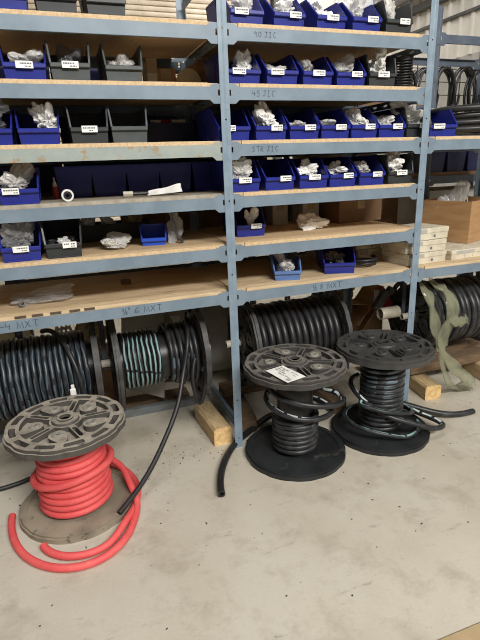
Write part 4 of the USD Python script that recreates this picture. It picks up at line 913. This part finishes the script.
# cribbing under the reels
def lumber(x, y, z, sx, sy, sz, rot, label, name='timber_block', mats=('lumber', 'lumber_end')):
    t = thing(name, label, 'timber', (x, y, z), rot)
    b = 0.007; a = sx / 2
    prof = [(-a + b, 0), (a - b, 0), (a, b), (a, sz - b), (a - b, sz), (-a + b * 1.6, sz), (-a, sz - b * 1.6), (-a, b)]
    m = tm(xz_plate(prof, 0.0012, sy - 0.0012)); put('block', m, mats[0], t)
    for y0 in (0, sy - 0.0012): put('end_grain', tm(xz_plate(prof, y0, y0 + 0.0012)), mats[1], t)
    return t
lumber(-0.062, 0.050, 0, 0.090, 0.29, 0.090, 4, 'short squared timber on the floor left of the centre post')
lumber(1.152, 0.028, 0, 0.095, 0.42, 0.085, -8, 'short squared timber on the floor right of the right reel')
lumber(0.085, 0.10, 0, 0.09, 0.42, 0.09, -6, 'brown squared timber on the floor behind the middle reel', mats=('old_plank', 'old_plank'))
lumber(0.600, 0.10, 0, 0.09, 0.42, 0.09, 3, 'brown squared timber on the floor between the middle and right reels', mats=('old_plank', 'old_plank'))
lumber(1.62, 0.03, 0, 0.12, 0.42, 0.10, -8, 'squared timber on the floor at the right edge of the view')
for (x0, x1, y0, y1, z0, lb) in ((-0.62, -0.10, 0.555, 0.655, 0.0, 'brown plank lying on the floor behind the half-bare reel'),
                             (0.04, 0.70, 0.34, 0.44, 0.0905, 'brown plank across the timbers under the middle bay'),
                             (1.10, 1.80, 0.16, 0.26, 0.1005, 'front plank across the timbers under the right bay'), (1.10, 1.80, 0.34, 0.44, 0.1005, 'rear plank across the timbers under the right bay')):
    put('plank', rbox(x0, x1, y0, y1, z0, z0 + 0.05, 0.003), 'old_plank', label=lb, cat='plank')
for x in (-1.24, -0.545, -0.062, 0.100, 0.690, 1.145, 1.765):      # straps that carry the rods
    put('rod_hanger', cat(box(x - 0.0125, x + 0.0125, AY + 0.0195, AY + 0.0225, AZ - 0.02, ZS[5] - 0.001), box(x - 0.0125, x + 0.0125, AY - 0.021, AY + 0.0225, AZ - 0.0215, AZ - 0.0188)), 'dark_steel', rack)
m = xz_plate([(-1.22, 0.0), (-0.045, 0.0), (-0.045, 0.042), (-1.22, 0.042)], 0.50, 0.503); 
put('steel_beam', cat(tm(m), box(-1.22, -0.045, 0.503, 0.535, 0.0395, 0.042), box(-1.22, -0.045, 0.503, 0.52, 0.0, 0.0025)), 'worn_steel', label='spare grey beam lying on the floor behind the left reels', cat='beam')
m = xz_plate([(1.0, 0.0), (1.84, 0.0), (1.84, 0.042), (1.0, 0.042)], 0.50, 0.503)
put('steel_beam', cat(tm(m), box(1.0, 1.84, 0.503, 0.535, 0.0395, 0.042), box(1.0, 1.84, 0.503, 0.52, 0.0, 0.0025)), 'worn_steel', label='spare blue-grey beam lying on the floor under the right bay', cat='beam')
# things behind the lying reels
def barrel():
    t = thing('grey_drum', 'big dull grey drum lying behind the reels near the centre post', 'drum', (0.06, 0.93, 0.29))
    prof = [(0.0, 0), (0.27, 0), (0.283, 0.008), (0.283, 0.03), (0.275, 0.045), (0.275, 0.25), (0.284, 0.26), (0.284, 0.275), (0.275, 0.285), (0.275, 0.50), (0.284, 0.53), (0.284, 0.55), (0.27, 0.56), (0, 0.56)]
    m = trimesh.creation.revolve(np.array(prof), sections=64); v = m.vertices; m.vertices = np.c_[v[:, 2] - 0.28, v[:, 0], v[:, 1]]
    put('shell', m, 'barrel_grey', t, smooth=35)
barrel()
m = bar((-0.36, 0.575, 0.10), (-0.29, 0.635, 0.70), 0.30, 0.012)
put('leaning_sheet', m, 'barrel_grey', label='dull grey-brown panel leaning behind the half-bare reel', cat='panel')
bag(-0.60, 0.70, 0.30, (0.24, 0.16, 0.30), 98, 'kraft_paper', 'crumpled kraft paper heap behind the far left lying reel', 'kraft_paper_heap', cate='paper', freq=3.4) 
put('packing_crate', rbox(-0.82, -0.44, 0.70, 0.92, 0.0, 0.30, 0.004), 'cardboard_dark', label='brown crate under the kraft paper heap', cat='crate')
def holed_card():
    m = CrossSection([np.array([(-0.055, 0), (0.045, 0), (0.012, 0.115), (-0.022, 0.115)])]).extrude(0.004)
    for i in range(3):
        for j in range(3): m = m - Manifold.cylinder(0.1, 0.006, 0.006, 10, True).translate((-0.025 + 0.022 * i + 0.004 * j, 0.02 + 0.026 * j, 0))
    q = tm(m.rotate((78, 0, 8)).translate((-0.715, 0.645, 0.47)))
    put('perforated_card', q, 'label_white', label='small white perforated card behind the far left lying reel', cat='card')
holed_card()
put('cream_panel', rbox(-1.40, -0.90, 0.86, 0.875, 0.0, 0.72, 0.002), 'cream_board', label='cream board standing behind the far left reel', cat='board')
v = np.array([(-0.165, 0.62, 0.50), (-0.125, 0.60, 0.415), (-0.115, 0.60, 0.50)], float)
put('paper_scrap', tm(Manifold.hull_points(np.vstack([v, v + [0.002, 0.006, 0]]))), 'paper_white', label='white paper triangle behind the black flange near the centre post', cat='paper')
rngj = random.Random(8)
for i, (a, b, w_, lb) in enumerate((((0.98, 0.62, 0.30), (1.18, 0.66, 0.52), 0.16, 'brown cardboard flap leaning left behind the right-hand post'), ((1.06, 0.70, 0.20), (1.22, 0.66, 0.46), 0.2, 'brown cardboard sheet leaning under the right end of the middle bay'), ((0.90, 0.66, 0.44), (1.16, 0.64, 0.40), 0.12, 'brown cardboard strip lying on the heap under the middle bay'))):
    put('cardboard_scrap', bar(a, b, w_, 0.005), 'cardboard', label=lb, cat='cardboard')
bag(0.98, 0.74, 0.38, (0.28, 0.2, 0.24), 99, 'kraft_paper', 'heap of brown paper under the right end of the middle bay', 'kraft_paper_heap', cate='paper')
put('packing_crate', rbox(0.80, 1.26, 0.66, 0.86, 0.0, 0.38, 0.004), 'cardboard_dark', label='brown crate under the paper heap at the right end of the middle bay', cat='crate')
def red_part():
    t = thing('red_tool', 'red tool with a pale handle under the shelf left of the right-hand post', 'tool', (0, 0, 0))
    put('head', bar((1.10, 0.50, 0.53), (1.18, 0.50, 0.40), 0.05, 0.05), 'red_paint', t)
    put('handle', bar((1.07, 0.48, 0.53), (1.065, 0.47, 0.44), 0.028, 0.02), 'pvc', t)
red_part()
put('metal_bracket', cat(bar((1.05, 0.36, 0.56), (0.985, 0.36, 0.46), 0.035, 0.045), bar((1.06, 0.36, 0.57), (1.09, 0.36, 0.545), 0.03, 0.04)), 'spool_grey', label='grey metal bracket above the wide pale pipe end', cat='bracket')
# olive wrapping film thrown over the right-bay reel and down to the floor
def ribbon(pts, w0, seed, n=90, sides=14):
    P = spline(pts, n); t = np.gradient(P, axis=0); t /= np.linalg.norm(t, axis=1, keepdims=True)
    v, f = [], []
    for i in range(n):
        s = np.cross(t[i], [0.25, -1, 0.2]); s /= np.linalg.norm(s); u = np.cross(s, t[i])
        q = i / (n - 1); w_ = w0 * (0.55 + 0.6 * abs(math.sin(2.3 * q * math.pi + seed)) + 0.15 * math.sin(11 * q + seed)); d_ = 0.005 + 0.006 * math.sin(5 * q + seed) ** 2
        for j in range(sides):
            a = 2 * math.pi * j / sides; k = 1 + 0.25 * math.sin(5 * a + 9 * q + seed)
            v.append(P[i] + s * w_ * math.cos(a) * k + u * d_ * math.sin(a) * k)
    for i in range(n - 1):
        for j in range(sides):
            a, b = i * sides + j, i * sides + (j + 1) % sides; f += [(a, b, b + sides), (a, b + sides, a + sides)]
    f += [(0, j + 1, j) for j in range(1, sides - 1)] + [((n - 1) * sides, (n - 1) * sides + j, (n - 1) * sides + j + 1) for j in range(1, sides - 1)]
    return trimesh.Trimesh(v, f, process=False)
wp = thing('wrapping_film', 'crumpled olive wrapping film hanging from the reel under the right-hand shelf', 'film', (0, 0, 0))
for pts, w_, sd in (([(1.115, 0.16, 0.635), (1.10, 0.06, 0.58), (1.115, 0.035, 0.48), (1.145, 0.03, 0.38), (1.17, 0.02, 0.30)], 0.034, 0.3),
                    ([(1.20, 0.16, 0.63), (1.225, 0.06, 0.58), (1.235, 0.035, 0.50), (1.20, 0.03, 0.40), (1.18, 0.02, 0.31)], 0.044, 1.7),
                    ([(1.17, 0.02, 0.31), (1.22, 0.0, 0.22), (1.32, -0.01, 0.13), (1.40, 0.0, 0.06), (1.43, 0.03, 0.025)], 0.034, 2.6),
                    ([(1.17, 0.02, 0.30), (1.175, 0.0, 0.20), (1.22, -0.005, 0.11), (1.30, 0.03, 0.045), (1.42, 0.05, 0.03)], 0.020, 4.1),
                    ([(1.215, 0.03, 0.46), (1.28, 0.02, 0.44), (1.33, 0.03, 0.445)], 0.026, 3.0)):
    put('strand', ribbon(pts, w_, sd), 'film_olive', wp, smooth=50)
# dark rubber strip of the floor beside the wood block, debris
rng = np.random.default_rng(4); ms = []
for i in range(260):
    x, y = rng.uniform(-1.1, 1.5), rng.uniform(-1.5, 0.5)
    if i % 3 == 0: x, y = rng.normal(-0.3, 0.25), rng.normal(-0.02, 0.14)
    s = rng.uniform(0.0012, 0.004); q = trimesh.creation.icosphere(subdivisions=0, radius=s); q.vertices *= [rng.uniform(.7, 2), rng.uniform(.6, 1.3), 0.45]
    q.apply_transform(trimesh.transformations.rotation_matrix(rng.uniform(0, 6.28), [0, 0, 1])); q.apply_translation((x, y, s * 0.3)); ms.append(q)
put('floor_grit', cat(*ms), 'debris', label='scattered dark crumbs and grit on the concrete floor', cat='grit', kind='stuff')
